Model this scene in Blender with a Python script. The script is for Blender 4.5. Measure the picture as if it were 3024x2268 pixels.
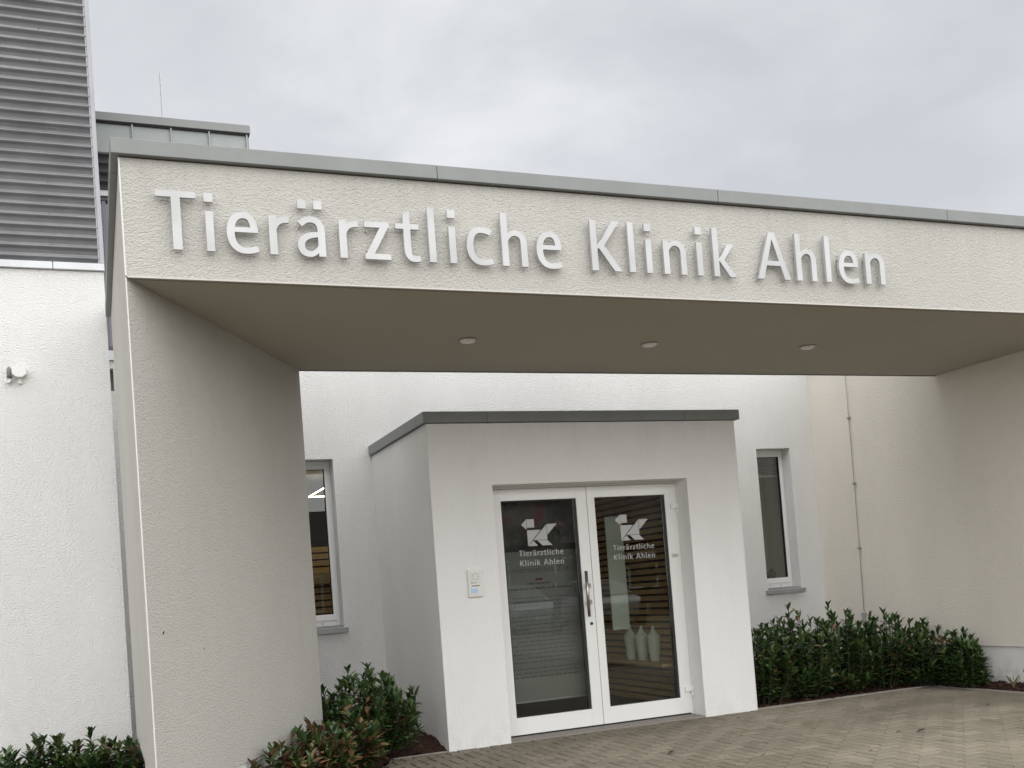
import bpy, bmesh, math, random
from mathutils import Vector, Matrix
from mathutils.geometry import delaunay_2d_cdt

for o in list(bpy.data.objects):
    bpy.data.objects.remove(o, do_unlink=True)
S = bpy.context.scene
C = S.collection
rnd = random.Random(7)
R = math.radians

# ------------------------------------------------------------------ camera
CAM_H = 1.35
YAW, PITCH, ROLL = 0.383346, 0.0372494, -0.0754859
FPX, PPY = 3066.15, 1624.51          # focal length and principal point row of the 3024 x 2268 frame

def cam_rows():
    cy, sy = math.cos(YAW), math.sin(YAW)
    cp, sp = math.cos(PITCH), math.sin(PITCH)
    cr, sr = math.cos(ROLL), math.sin(ROLL)
    A = Matrix(((cy, -sy, 0), (0, 0, -1), (sy, cy, 0)))
    P = Matrix(((1, 0, 0), (0, cp, sp), (0, -sp, cp)))
    Q = Matrix(((cr, -sr, 0), (sr, cr, 0), (0, 0, 1)))
    return Q @ P @ A

_m = cam_rows()
cam = bpy.data.cameras.new('camera')
cam.sensor_fit = 'HORIZONTAL'
cam.sensor_width = 36
cam.lens = 36 * FPX / 3024
cam.shift_y = (PPY - 1134) / 3024
cam.clip_start = 0.05
cam.clip_end = 500
camo = bpy.data.objects.new('camera', cam)
C.objects.link(camo)
rot = Matrix((_m[0], -_m[1], -_m[2])).transposed()
camo.matrix_world = Matrix.Translation((0, 0, CAM_H)) @ rot.to_4x4()
S.camera = camo

# ------------------------------------------------------------------ sky, sun, exposure
SUN_EL, SUN_AZ = R(49), R(182)        # azimuth clockwise from +Y: in front of the facade, a little to its left
SUN_STRENGTH, SUN_ANGLE = 1.5, R(125)
SKY_GREY = 2.85
w = bpy.data.worlds.new('World')
S.world = w
w.use_nodes = True
nt = w.node_tree
nt.nodes.clear()
N = nt.nodes.new
out = N('ShaderNodeOutputWorld')
bg = N('ShaderNodeBackground')
bg.inputs['Strength'].default_value = 0.1
sky = N('ShaderNodeTexSky')
sky.sky_type = 'NISHITA'
sky.sun_disc = False
sky.sun_elevation = SUN_EL
sky.sun_rotation = SUN_AZ
tc = N('ShaderNodeTexCoord')
mp = N('ShaderNodeMapping')
mp.inputs['Scale'].default_value = (1.0, 1.0, 2.2)
nz = N('ShaderNodeTexNoise')
nz.inputs['Scale'].default_value = 2.3
nz.inputs['Detail'].default_value = 9
nz.inputs['Roughness'].default_value = 0.55
nz.inputs['Distortion'].default_value = 0.35
rp = N('ShaderNodeValToRGB')
rp.color_ramp.elements[0].position = 0.36
rp.color_ramp.elements[0].color = (0.77, 0.79, 0.82, 1)
rp.color_ramp.elements[1].position = 0.66
rp.color_ramp.elements[1].color = (1.10, 1.10, 1.11, 1)
e = rp.color_ramp.elements.new(0.5)
e.color = (0.88, 0.90, 0.925, 1)
sc_ = N('ShaderNodeVectorMath')
sc_.operation = 'SCALE'
sc_.inputs['Scale'].default_value = SKY_GREY
mx = N('ShaderNodeMix')
mx.data_type = 'RGBA'
mx.clamp_factor = True
mx.inputs[0].default_value = 0.95
L = nt.links.new
L(tc.outputs['Generated'], mp.inputs['Vector'])
L(mp.outputs['Vector'], nz.inputs['Vector'])
L(nz.outputs['Fac'], rp.inputs['Fac'])
L(rp.outputs['Color'], sc_.inputs[0])
L(sky.outputs['Color'], mx.inputs[6])
L(sc_.outputs['Vector'], mx.inputs[7])
L(mx.outputs[2], bg.inputs['Color'])
L(bg.outputs['Background'], out.inputs['Surface'])

sl = bpy.data.lights.new('sun', 'SUN')
sl.energy = SUN_STRENGTH
sl.angle = SUN_ANGLE
sl.color = (1.0, 0.985, 0.96)
so = bpy.data.objects.new('sun', sl)
C.objects.link(so)
sd = Vector((math.sin(SUN_AZ) * math.cos(SUN_EL), math.cos(SUN_AZ) * math.cos(SUN_EL), math.sin(SUN_EL)))
so.rotation_euler = sd.to_track_quat('Z', 'Y').to_euler()
so.location = (0, 0, 20)

vs = S.view_settings
vs.view_transform = 'Standard'
vs.look = 'None'
vs.exposure = 1.5
vs.gamma = 1.0
vs.use_curve_mapping = False
S.cycles.use_denoising = True
S.cycles.max_bounces = 8
S.cycles.transparent_max_bounces = 16

# ------------------------------------------------------------------ materials
def mat(name, col, rough=0.7, metal=0.0, spec=0.5):
    m = bpy.data.materials.new(name)
    m.use_nodes = True
    b = m.node_tree.nodes['Principled BSDF']
    b.inputs['Base Color'].default_value = (*col, 1)
    b.inputs['Roughness'].default_value = rough
    b.inputs['Metallic'].default_value = metal
    b.inputs['Specular IOR Level'].default_value = spec
    return m

class NT:
    def __init__(s, m):
        s.m = m; s.t = m.node_tree; s.b = s.t.nodes['Principled BSDF']
    def n(s, k, **kw):
        x = s.t.nodes.new(k)
        for a, v in kw.items(): setattr(x, a, v)
        return x
    def l(s, a, b): s.t.links.new(a, b)
    def pos(s, scale=(1, 1, 1), rotz=0):
        g = s.n('ShaderNodeNewGeometry'); mp = s.n('ShaderNodeMapping')
        mp.inputs['Scale'].default_value = scale
        mp.inputs['Rotation'].default_value = (0, 0, rotz)
        s.l(g.outputs['Position'], mp.inputs['Vector'])
        return mp.outputs['Vector']
    def noise(s, vec, scale, detail=4, rough=0.5, dist=0.0):
        x = s.n('ShaderNodeTexNoise')
        x.inputs['Scale'].default_value = scale; x.inputs['Detail'].default_value = detail
        x.inputs['Roughness'].default_value = rough; x.inputs['Distortion'].default_value = dist
        s.l(vec, x.inputs['Vector'])
        return x.outputs['Fac']
    def ramp(s, fac, stops):
        x = s.n('ShaderNodeValToRGB')
        el = x.color_ramp.elements
        while len(el) < len(stops): el.new(0.5)
        for q, (p, c) in zip(el, stops):
            q.position = p; q.color = (*c, 1) if len(c) == 3 else c
        s.l(fac, x.inputs['Fac'])
        return x.outputs['Color']
    def mix(s, fac, a, b, blend='MIX'):
        x = s.n('ShaderNodeMix', data_type='RGBA', blend_type=blend)
        for k, v in ((0, fac), (6, a), (7, b)):
            if isinstance(v, (int, float)): x.inputs[k].default_value = v
            elif isinstance(v, tuple): x.inputs[k].default_value = (*v, 1)
            else: s.l(v, x.inputs[k])
        return x.outputs[2]
    def math(s, op, a, b=0.0):
        x = s.n('ShaderNodeMath', operation=op)
        for k, v in ((0, a), (1, b)):
            if isinstance(v, (int, float)): x.inputs[k].default_value = v
            else: s.l(v, x.inputs[k])
        return x.outputs[0]
    def bump(s, h, strength, dist):
        x = s.n('ShaderNodeBump')
        x.inputs['Strength'].default_value = strength; x.inputs['Distance'].default_value = dist
        s.l(h, x.inputs['Height'])
        s.l(x.outputs['Normal'], s.b.inputs['Normal'])
    def color(s, c): s.l(c, s.b.inputs['Base Color'])
    def rough(s, c): s.l(c, s.b.inputs['Roughness'])

def stucco(name, col, grain=100.0, strength=1.0, dist=0.017, streak=0.06, dirt=0.0, top=None, top_s=0.2):
    m = mat(name, col, 0.92, 0, 0.2); t = NT(m)
    v = t.pos((1, 1, 1.35))
    a = t.noise(v, grain, 2, 0.5, 0.0)
    b2 = t.noise(v, grain * 0.5, 1, 0.5, 0.0)
    h = t.math('ADD', t.math('MULTIPLY', a, 0.65), t.math('MULTIPLY', b2, 0.5))
    t.bump(h, strength, dist)
    big = t.noise(t.pos((0.9, 0.9, 0.35)), 1.3, 4, 0.55)
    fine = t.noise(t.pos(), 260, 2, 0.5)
    dk = tuple(c * (1 - streak) for c in col)
    lt = tuple(min(1, c * (1 + streak * 0.5)) for c in col)
    c = t.ramp(big, [(0.3, dk), (0.7, lt)])
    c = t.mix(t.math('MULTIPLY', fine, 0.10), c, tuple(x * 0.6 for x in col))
    run = t.noise(t.pos((4, 4, 0.45)), 2.0, 6, 0.62, 0.2)
    c = t.mix(t.ramp(run, [(0.50, (0, 0, 0)), (0.80, (0.07, 0.07, 0.07))]), c, tuple(x * q for x, q in zip(col, (0.62, 0.61, 0.58))))
    if top:
        g = t.n('ShaderNodeNewGeometry'); sp = t.n('ShaderNodeSeparateXYZ'); t.l(g.outputs['Position'], sp.inputs[0])
        hi = t.n('ShaderNodeMapRange'); hi.inputs[1].default_value = top - 0.45; hi.inputs[2].default_value = top
        t.l(sp.outputs['Z'], hi.inputs[0])
        rn = t.noise(t.pos((14, 14, 0.8)), 1.6, 5, 0.65)
        f = t.math('MULTIPLY', hi.outputs[0], t.ramp(rn, [(0.48, (0, 0, 0)), (0.75, (top_s, top_s, top_s))]))
        c = t.mix(f, c, (0.27, 0.25, 0.215))
    if dirt:
        g = t.n('ShaderNodeNewGeometry'); sp = t.n('ShaderNodeSeparateXYZ'); t.l(g.outputs['Position'], sp.inputs[0])
        low = t.n('ShaderNodeMapRange'); low.inputs[1].default_value = 0.0; low.inputs[2].default_value = 0.35
        low.inputs[3].default_value = 1.0; low.inputs[4].default_value = 0.0
        t.l(sp.outputs['Z'], low.inputs[0])
        sn = t.noise(t.pos((1, 1, 0.6)), 9, 5, 0.7)
        f = t.math('MULTIPLY', t.math('MULTIPLY', low.outputs[0], t.math('GREATER_THAN', sn, 0.50)), sn)
        c = t.mix(t.math('MULTIPLY', f, dirt), c, (0.32, 0.28, 0.22))
    t.color(c)
    return m

M = {}
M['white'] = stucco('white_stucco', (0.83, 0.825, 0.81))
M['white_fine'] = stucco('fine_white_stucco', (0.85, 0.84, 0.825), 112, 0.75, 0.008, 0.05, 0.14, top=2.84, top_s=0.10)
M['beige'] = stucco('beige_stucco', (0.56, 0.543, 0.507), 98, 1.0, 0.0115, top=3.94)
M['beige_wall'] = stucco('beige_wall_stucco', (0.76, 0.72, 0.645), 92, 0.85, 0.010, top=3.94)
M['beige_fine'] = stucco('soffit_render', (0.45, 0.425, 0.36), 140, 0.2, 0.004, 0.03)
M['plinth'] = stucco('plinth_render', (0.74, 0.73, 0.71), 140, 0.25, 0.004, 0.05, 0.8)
M['bead'] = mat('corner_bead', (0.74, 0.725, 0.69), 0.55)
M['bead2'] = mat('beige_bead', (0.60, 0.58, 0.54), 0.6)
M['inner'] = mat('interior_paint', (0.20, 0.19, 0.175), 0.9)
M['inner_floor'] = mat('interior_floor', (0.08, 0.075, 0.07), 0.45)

def zinc(name, col, rough=0.5, metal=0.15):
    m = mat(name, col, rough, metal); t = NT(m)
    a = t.noise(t.pos((1, 1, 1)), 3.5, 5, 0.6)
    b = t.noise(t.pos((6, 6, 0.6)), 8, 3, 0.5)
    t.color(t.mix(t.math('MULTIPLY', b, 0.25), t.ramp(a, [(0.3, tuple(c * 0.88 for c in col)), (0.7, tuple(min(1, c * 1.1) for c in col))]), tuple(c * 0.8 for c in col)))
    t.rough(t.math('ADD', t.math('MULTIPLY', a, 0.25), rough - 0.12))
    return m
M['zinc'] = zinc('zinc_flashing', (0.24, 0.25, 0.245))
M['zinc_light'] = zinc('pale_zinc', (0.32, 0.345, 0.34), 0.5, 0.2)
M['corr'] = zinc('corrugated_metal', (0.41, 0.415, 0.43), 0.36, 0.5)
M['trim'] = zinc('corner_trim_metal', (0.36, 0.36, 0.38), 0.45, 0.3)
M['ledge'] = zinc('ledge_flashing_metal', (0.62, 0.63, 0.65), 0.5, 0.25)
M['steel'] = mat('brushed_steel', (0.42, 0.40, 0.38), 0.32, 1.0)
M['dark_steel'] = mat('dark_screw', (0.10, 0.10, 0.10), .4, .6)
M['dark'] = mat('black_gasket', (0.015, 0.015, 0.015), 0.6)
M['gap'] = mat('shadow_gap_seal', (0.05, 0.045, 0.045), 0.8)
M['pvc'] = mat('white_window_profile', (0.80, 0.80, 0.79), 0.35)
M['door'] = mat('white_door_profile', (0.83, 0.825, 0.805), 0.38)
M['plastic'] = mat('white_plastic', (0.76, 0.755, 0.73), 0.4)
M['sill'] = zinc('sill_metal', (0.33, 0.335, 0.34), 0.45, 0.3)

def letter_metal():
    m = mat('satin_letter_metal', (0.5, 0.5, 0.485), 0.45, 0.35); t = NT(m)
    a = t.noise(t.pos((2, 2, 40)), 12, 3, 0.6)
    t.rough(t.math('ADD', t.math('MULTIPLY', a, 0.2), 0.36))
    b = t.noise(t.pos(), 3, 3, 0.5)
    t.color(t.ramp(b, [(0.35, (0.45, 0.455, 0.455)), (0.65, (0.54, 0.545, 0.545))]))
    return m
M['letter'] = letter_metal()

def glass(name, tint=(0.92, 0.94, 0.92), boost=1.3):
    m = bpy.data.materials.new(name); m.use_nodes = True
    t = m.node_tree; t.nodes.clear()
    o = t.nodes.new('ShaderNodeOutputMaterial'); mxs = t.nodes.new('ShaderNodeMixShader')
    tr = t.nodes.new('ShaderNodeBsdfTransparent'); tr.inputs[0].default_value = (*tint, 1)
    gl = t.nodes.new('ShaderNodeBsdfGlossy'); gl.inputs['Roughness'].default_value = 0.0
    fr = t.nodes.new('ShaderNodeFresnel'); fr.inputs[0].default_value = 1.5
    mu = t.nodes.new('ShaderNodeMath'); mu.operation = 'MULTIPLY'; mu.inputs[1].default_value = boost
    t.links.new(fr.outputs[0], mu.inputs[0]); t.links.new(mu.outputs[0], mxs.inputs[0])
    t.links.new(tr.outputs[0], mxs.inputs[1]); t.links.new(gl.outputs[0], mxs.inputs[2])
    t.links.new(mxs.outputs[0], o.inputs[0])
    return m
M['glass'] = glass('pane_glass')

def emis(name, col, st):
    m = mat(name, col, 0.5); b = m.node_tree.nodes['Principled BSDF']
    b.inputs['Emission Color'].default_value = (*col, 1); b.inputs['Emission Strength'].default_value = st
    return m

def wood(name, col):
    m = mat(name, col, 0.55); t = NT(m)
    a = t.noise(t.pos((9, 1.2, 60)), 2.2, 5, 0.6, 0.4)
    t.color(t.ramp(a, [(0.3, tuple(c * 0.7 for c in col)), (0.7, tuple(min(1, c * 1.25) for c in col))]))
    return m
M['slat'] = wood('oak_slat', (0.60, 0.42, 0.21))
M['slat_back'] = mat('slat_backing', (0.035, 0.025, 0.018), 0.8)

def paver_mat():
    m = mat('concrete_paver', (0.3, 0.28, 0.24), 0.9, 0, 0.25); t = NT(m)
    g = t.n('ShaderNodeNewGeometry'); oi = t.n('ShaderNodeObjectInfo')
    r = t.math('FRACT', t.math('ADD', g.outputs['Random Per Island'], oi.outputs['Random']))
    c = t.ramp(r, [(0.0, (0.165, 0.146, 0.112)), (0.3, (0.182, 0.16, 0.123)), (0.6, (0.195, 0.171, 0.132)), (0.85, (0.212, 0.184, 0.146)), (1.0, (0.24, 0.212, 0.168))])
    damp = t.noise(t.pos((0.55, 1.0, 1), 0.35), 0.9, 5, 0.6, 0.4)
    c = t.mix(t.ramp(damp, [(0.42, (0, 0, 0)), (0.60, (1, 1, 1))]), t.mix(1.0, c, (0.80, 0.79, 0.74), 'MULTIPLY'), t.mix(1.0, c, (1.24, 1.22, 1.2), 'MULTIPLY'))
    moss = t.noise(t.pos(), 2.6, 6, 0.7)
    c = t.mix(t.ramp(moss, [(0.52, (0, 0, 0)), (0.72, (0.38, 0.38, 0.38))]), c, (0.13, 0.135, 0.065))
    f = t.noise(t.pos(), 55, 4, 0.7)
    c = t.mix(t.ramp(f, [(0.30, (0.45, 0.45, 0.45)), (0.52, (0, 0, 0))]), c, (0.10, 0.088, 0.07))
    f2 = t.noise(t.pos(), 190, 3, 0.6)
    t.color(t.mix(t.math('MULTIPLY', f2, 0.35), c, (0.33, 0.30, 0.25)))
    t.bump(t.math('ADD', f, f2), 0.5, 0.004)
    return m
M['paver'] = paver_mat()

def speck(name, c1, c2, c3, scale, rough=0.95, bd=0.01):
    m = mat(name, c1, rough, 0, 0.2); t = NT(m)
    a = t.noise(t.pos(), scale, 6, 0.7)
    t.color(t.ramp(a, [(0.3, c1), (0.5, c2), (0.72, c3)]))
    t.bump(a, 0.8, bd)
    return m
M['joint'] = speck('joint_sand', (0.03, 0.027, 0.02), (0.055, 0.048, 0.034), (0.085, 0.075, 0.05), 60)
M['mulch'] = speck('bark_mulch', (0.018, 0.010, 0.007), (0.045, 0.022, 0.015), (0.085, 0.042, 0.028), 45, 0.95, 0.03)
M['ground'] = speck('far_paving', (0.13, 0.115, 0.092), (0.165, 0.147, 0.118), (0.20, 0.18, 0.147), 18)
M['kerb'] = speck('edging_concrete', (0.24, 0.225, 0.195), (0.31, 0.29, 0.255), (0.38, 0.36, 0.32), 40)
M['concrete'] = speck('threshold_concrete', (0.22, 0.205, 0.185), (0.29, 0.27, 0.24), (0.34, 0.32, 0.29), 70)

def chip_mat():
    m = mat('bark_chip', (0.05, 0.025, 0.018), 0.9, 0, 0.2); t = NT(m)
    g = t.n('ShaderNodeNewGeometry')
    t.color(t.ramp(g.outputs['Random Per Island'], [(0, (0.018, 0.009, 0.006)), (0.6, (0.06, 0.028, 0.018)), (1, (0.13, 0.07, 0.045))]))
    return m
M['chip'] = chip_mat()

def leaf_mat(name, stops, rough=0.33):
    m = mat(name, (0.03, 0.06, 0.02), rough, 0, 0.5); t = NT(m)
    g = t.n('ShaderNodeNewGeometry'); oi = t.n('ShaderNodeObjectInfo')
    r = t.math('FRACT', t.math('ADD', g.outputs['Random Per Island'], oi.outputs['Random']))
    t.color(t.ramp(r, stops))
    return m
M['leaf'] = leaf_mat('laurel_leaf', [(0, (0.022, 0.046, 0.014)), (0.45, (0.040, 0.080, 0.022)), (0.8, (0.070, 0.125, 0.034)), (1, (0.13, 0.17, 0.055))])
M['leaf_brown'] = leaf_mat('dry_leaf', [(0, (0.10, 0.045, 0.02)), (0.5, (0.20, 0.095, 0.045)), (1, (0.34, 0.19, 0.09))], 0.6)
M['leaf_red'] = leaf_mat('reddish_leaf', [(0, (0.05, 0.03, 0.018)), (0.6, (0.10, 0.05, 0.03)), (1, (0.07, 0.075, 0.03))], 0.5)
M['stem'] = mat('shrub_stem', (0.03, 0.032, 0.014), 0.8)
M['bark'] = speck('tree_bark', (0.03, 0.026, 0.022), (0.055, 0.048, 0.04), (0.09, 0.08, 0.065), 12)

# ------------------------------------------------------------------ mesh helpers
ORG = {}

def tag(o, label=None, cat=None, group=None, kind=None):
    if label: o['label'] = label
    if cat: o['category'] = cat
    if group: o['group'] = group
    if kind: o['kind'] = kind
    return o

def thing(name, loc, label, cat, group=None):
    o = bpy.data.objects.new(name, None)
    o.empty_display_size = 0.2
    C.objects.link(o); o.location = loc
    ORG[o] = Vector(loc)
    return tag(o, label, cat, group)

class MB:
    def __init__(s): s.v = []; s.f = []; s.mi = []
    def add(s, vs, fs, mi=0):
        k = len(s.v); s.v += [tuple(v) for v in vs]
        s.f += [tuple(i + k for i in f) for f in fs]; s.mi += [mi] * len(fs)
        return s
    def box(s, x0, x1, y0, y1, z0, z1, mi=0):
        return s.add([(x0, y0, z0), (x1, y0, z0), (x1, y1, z0), (x0, y1, z0), (x0, y0, z1), (x1, y0, z1), (x1, y1, z1), (x0, y1, z1)],
                     [(3, 2, 1, 0), (4, 5, 6, 7), (0, 1, 5, 4), (1, 2, 6, 5), (2, 3, 7, 6), (3, 0, 4, 7)], mi)
    def prism(s, poly, z0, z1, mi=0):
        n = len(poly)
        a = sum(poly[i][0] * poly[(i + 1) % n][1] - poly[(i + 1) % n][0] * poly[i][1] for i in range(n))
        if a < 0: poly = poly[::-1]
        vs = [(x, y, z0) for x, y in poly] + [(x, y, z1) for x, y in poly]
        fs = [tuple(range(n))[::-1], tuple(range(n, 2 * n))] + [(i, (i + 1) % n, n + (i + 1) % n, n + i) for i in range(n)]
        return s.add(vs, fs, mi)
    def tube(s, pts, rs, seg=8, mi=0, cap=True):
        pts = [Vector(p) for p in pts]
        if not isinstance(rs, (list, tuple)): rs = [rs] * len(pts)
        k = len(s.v); up = None
        for i, p in enumerate(pts):
            d = (pts[min(i + 1, len(pts) - 1)] - pts[max(i - 1, 0)]).normalized()
            if up is None: up = Vector((0, 0, 1)) if abs(d.z) < 0.9 else Vector((1, 0, 0))
            a = d.cross(up).normalized(); b = a.cross(d).normalized(); up = b
            for j in range(seg):
                t = 2 * math.pi * j / seg
                s.v.append(tuple(p + (a * math.cos(t) + b * math.sin(t)) * rs[i]))
        for i in range(len(pts) - 1):
            for j in range(seg):
                s.f.append((k + i * seg + j, k + i * seg + (j + 1) % seg, k + (i + 1) * seg + (j + 1) % seg, k + (i + 1) * seg + j)); s.mi.append(mi)
        if cap:
            s.f.append(tuple(k + j for j in range(seg))[::-1]); s.mi.append(mi)
            e = k + (len(pts) - 1) * seg
            s.f.append(tuple(e + j for j in range(seg))); s.mi.append(mi)
        return s
    def lathe(s, cx, cy, prof, seg=20, mi=0, sx=1.0, sy=1.0):
        k = len(s.v)
        for r, z in prof:
            for j in range(seg):
                t = 2 * math.pi * j / seg
                s.v.append((cx + r * sx * math.cos(t), cy + r * sy * math.sin(t), z))
        for i in range(len(prof) - 1):
            for j in range(seg):
                s.f.append((k + i * seg + j, k + i * seg + (j + 1) % seg, k + (i + 1) * seg + (j + 1) % seg, k + (i + 1) * seg + j)); s.mi.append(mi)
        return s
    def build(s, name, mats, parent=None, loc=None, smooth=False, bevel=0.0, **tg):
        if not isinstance(mats, (list, tuple)): mats = [mats]
        org = ORG[parent] if parent is not None else Vector(loc if loc is not None else (0, 0, 0))
        me = bpy.data.meshes.new(name)
        me.from_pydata([(v[0] - org.x, v[1] - org.y, v[2] - org.z) for v in s.v], [], s.f)
        for m in mats: me.materials.append(m)
        if len(mats) > 1: me.polygons.foreach_set('material_index', s.mi)
        if smooth: me.polygons.foreach_set('use_smooth', [True] * len(me.polygons))
        if bevel:
            bm = bmesh.new(); bm.from_mesh(me)
            bmesh.ops.remove_doubles(bm, verts=bm.verts, dist=1e-5)
            es = [e for e in bm.edges if len(e.link_faces) == 2 and e.calc_face_angle(0) > 0.5]
            bmesh.ops.bevel(bm, geom=es, offset=bevel, segments=2, affect='EDGES', profile=0.5)
            bm.to_mesh(me); bm.free()
        me.update()
        o = bpy.data.objects.new(name, me); C.objects.link(o)
        if parent is not None: o.parent = parent
        else: o.location = org
        ORG[o] = org
        return tag(o, **tg)

def copy_to(o, parent, loc=None, rz=None):
    c = o.copy(); C.objects.link(c); c.parent = parent
    if loc is not None: c.location = loc
    if rz is not None: c.rotation_euler = (0, 0, rz)
    ORG[c] = ORG[parent]
    return c

def wall_holes(x0, x1, z0, z1, y0, y1, holes):
    """facade slab in the XZ plane between y0 (front) and y1 with rectangular openings"""
    xs = sorted({x0, x1, *[h[0] for h in holes], *[h[1] for h in holes]})
    zs = sorted({z0, z1, *[h[2] for h in holes], *[h[3] for h in holes]})
    xs = [x for x in xs if x0 <= x <= x1]; zs = [z for z in zs if z0 <= z <= z1]
    nx, nz = len(xs) - 1, len(zs) - 1
    def solid(i, j):
        if i < 0 or j < 0 or i >= nx or j >= nz: return False
        cx, cz = (xs[i] + xs[i + 1]) / 2, (zs[j] + zs[j + 1]) / 2
        return not any(h[0] < cx < h[1] and h[2] < cz < h[3] for h in holes)
    b = MB()
    for i in range(nx):
        for j in range(nz):
            if not solid(i, j): continue
            a0, a1, c0, c1 = xs[i], xs[i + 1], zs[j], zs[j + 1]
            b.add([(a0, y0, c0), (a1, y0, c0), (a1, y0, c1), (a0, y0, c1)], [(0, 1, 2, 3)])
            b.add([(a0, y1, c0), (a1, y1, c0), (a1, y1, c1), (a0, y1, c1)], [(3, 2, 1, 0)])
            if not solid(i - 1, j): b.add([(a0, y0, c0), (a0, y1, c0), (a0, y1, c1), (a0, y0, c1)], [(3, 2, 1, 0)])
            if not solid(i + 1, j): b.add([(a1, y0, c0), (a1, y1, c0), (a1, y1, c1), (a1, y0, c1)], [(0, 1, 2, 3)])
            if not solid(i, j - 1): b.add([(a0, y0, c0), (a1, y0, c0), (a1, y1, c0), (a0, y1, c0)], [(3, 2, 1, 0)])
            if not solid(i, j + 1): b.add([(a0, y0, c1), (a1, y0, c1), (a1, y1, c1), (a0, y1, c1)], [(0, 1, 2, 3)])
    return b

def frame_xz(x0, x1, z0, z1, y0, y1, l, r, b, t):
    m = MB()
    m.box(x0, x0 + l, y0, y1, z0, z1); m.box(x1 - r, x1, y0, y1, z0, z1)
    m.box(x0 + l, x1 - r, y0 + 0.0008, y1 - 0.0008, z0, z0 + b); m.box(x0 + l, x1 - r, y0 + 0.0008, y1 - 0.0008, z1 - t, z1)
    return m

# ------------------------------------------------------------------ glyphs
def bez(p0, p1, p2, p3, n=10):
    o = []
    for i in range(n + 1):
        t = i / n; u = 1 - t
        o.append((u**3 * p0[0] + 3 * u * u * t * p1[0] + 3 * u * t * t * p2[0] + t**3 * p3[0],
                  u**3 * p0[1] + 3 * u * u * t * p1[1] + 3 * u * t * t * p2[1] + t**3 * p3[1]))
    return o

def chain(segs):
    """segs: list of (p0,p1,p2,p3,w0,w1) beziers joined end to end -> stroke outline pieces"""
    pts, ws = [], []
    for p0, p1, p2, p3, w0, w1 in segs:
        b = bez(p0, p1, p2, p3)
        for i, p in enumerate(b):
            if pts and i == 0: continue
            pts.append(p); ws.append(w0 + (w1 - w0) * i / (len(b) - 1))
    lf, rt = [], []
    n = len(pts)
    for i in range(n):
        a, c = pts[max(i - 1, 0)], pts[min(i + 1, n - 1)]
        dx, dy = c[0] - a[0], c[1] - a[1]; q = math.hypot(dx, dy) or 1
        nx, ny = -dy / q, dx / q
        lf.append((pts[i][0] + nx * ws[i], pts[i][1] + ny * ws[i])); rt.append((pts[i][0] - nx * ws[i], pts[i][1] - ny * ws[i]))
    return [[lf[i], lf[i + 1], rt[i + 1], rt[i]] for i in range(n - 1)]

def rc(x0, x1, z0, z1): return [[(x0, z0), (x1, z0), (x1, z1), (x0, z1)]]
ST = 0.044
def g_round(end):
    return [((0.098, 0.222), (0.05, 0.225), (0.022, 0.18), (0.022, 0.115), .018, .0225),
            ((0.022, 0.115), (0.022, 0.05), (0.055, 0.012), (0.105, 0.0135), .0225, .0175),
            ((0.105, 0.0135), (0.13, 0.0135), (0.15, 0.018), (end, 0.027), .0175, .0185)]
def arch(x, w, t=0.0):
    return chain([((x + .028, .150), (x + .034, .195), (x + .075, .222), (x + .105, .2155), .013, .018),
                  ((x + .105, .2155), (x + .14, .208), (x + w - .022, .185), (x + w - .022, .14), .018, .0215),
                  ((x + w - .022, .14), (x + w - .022, .09), (x + w - .022, .04), (x + w - .022, 0), .0215, .0215)])
GL = {
 'T': rc(0, .218, .302, .338) + rc(.083, .133, 0, .320),
 'i': rc(0, ST, 0, .232),
 'l': rc(0, ST, 0, .342),
 'e': chain([((.156, .122), (.158, .19), (.135, .222), (.098, .222), .021, .018)] + g_round(.174)) + rc(.03, .176, .121, .150),
 'c': chain([((.166, .206), (.15, .216), (.13, .222), (.098, .222), .019, .018)] + g_round(.170)),
 'r': rc(0, ST, 0, .232) + chain([((.026, .135), (.035, .19), (.062, .212), (.118, .2125), .014, .020)]),
 'a': chain([((.020, .190), (.04, .21), (.06, .222), (.085, .222), .019, .018),
             ((.085, .222), (.125, .222), (.146, .195), (.146, .15), .018, .0215),
             ((.146, .15), (.146, .1), (.146, .05), (.146, 0), .0215, .0215)])
      + chain([((.140, .131), (.09, .133), (.022, .120), (.022, .062), .015, .021),
               ((.022, .062), (.022, .03), (.045, .0125), (.070, .0125), .021, .0175),
               ((.070, .0125), (.105, .0125), (.125, .04), (.142, .07), .0175, .012)]),
 'n': rc(0, ST, 0, .232) + arch(0, .178),
 'h': rc(0, ST, 0, .342) + arch(0, .175),
 't': rc(0, .149, .199, .232) + [[(.050, .205), (.094, .205), (.094, .312), (.050, .295)]]
      + chain([((.072, .21), (.072, .15), (.072, .11), (.072, .075), .022, .022), ((.072, .075), (.072, .03), (.09, .0125), (.118, .0135), .022, .0175), ((.118, .0135), (.13, .0135), (.14, .016), (.150, .018), .0175, .0175)]),
 'z': rc(0.004, .158, .197, .232) + rc(0, .160, 0, .035) + [[(0, .02), (.050, .02), (.158, .212), (.108, .212)]],
 'K': rc(0, .046, 0, .338) + [[(.040, .150), (.165, .338), (.220, .338), (.094, .164), (.0601, .148)]] + [[(.072, .205), (.0443, .17), (.168, 0), (.224, 0)]],
 'k': rc(0, ST, 0, .342) + [[(.038, .105), (.120, .232), (.172, .232), (.086, .116)]] + [[(.064, .148), (.040, .122), (.128, 0), (.182, 0)]],
 'A': [[(0, 0), (.050, 0), (.152, .338), (.112, .338)]] + [[(.279, 0), (.229, 0), (.122, .338), (.162, .338)]] + rc(.055, .225, .098, .132),
 'dot': rc(0, .050, 0, .052),
}
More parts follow.
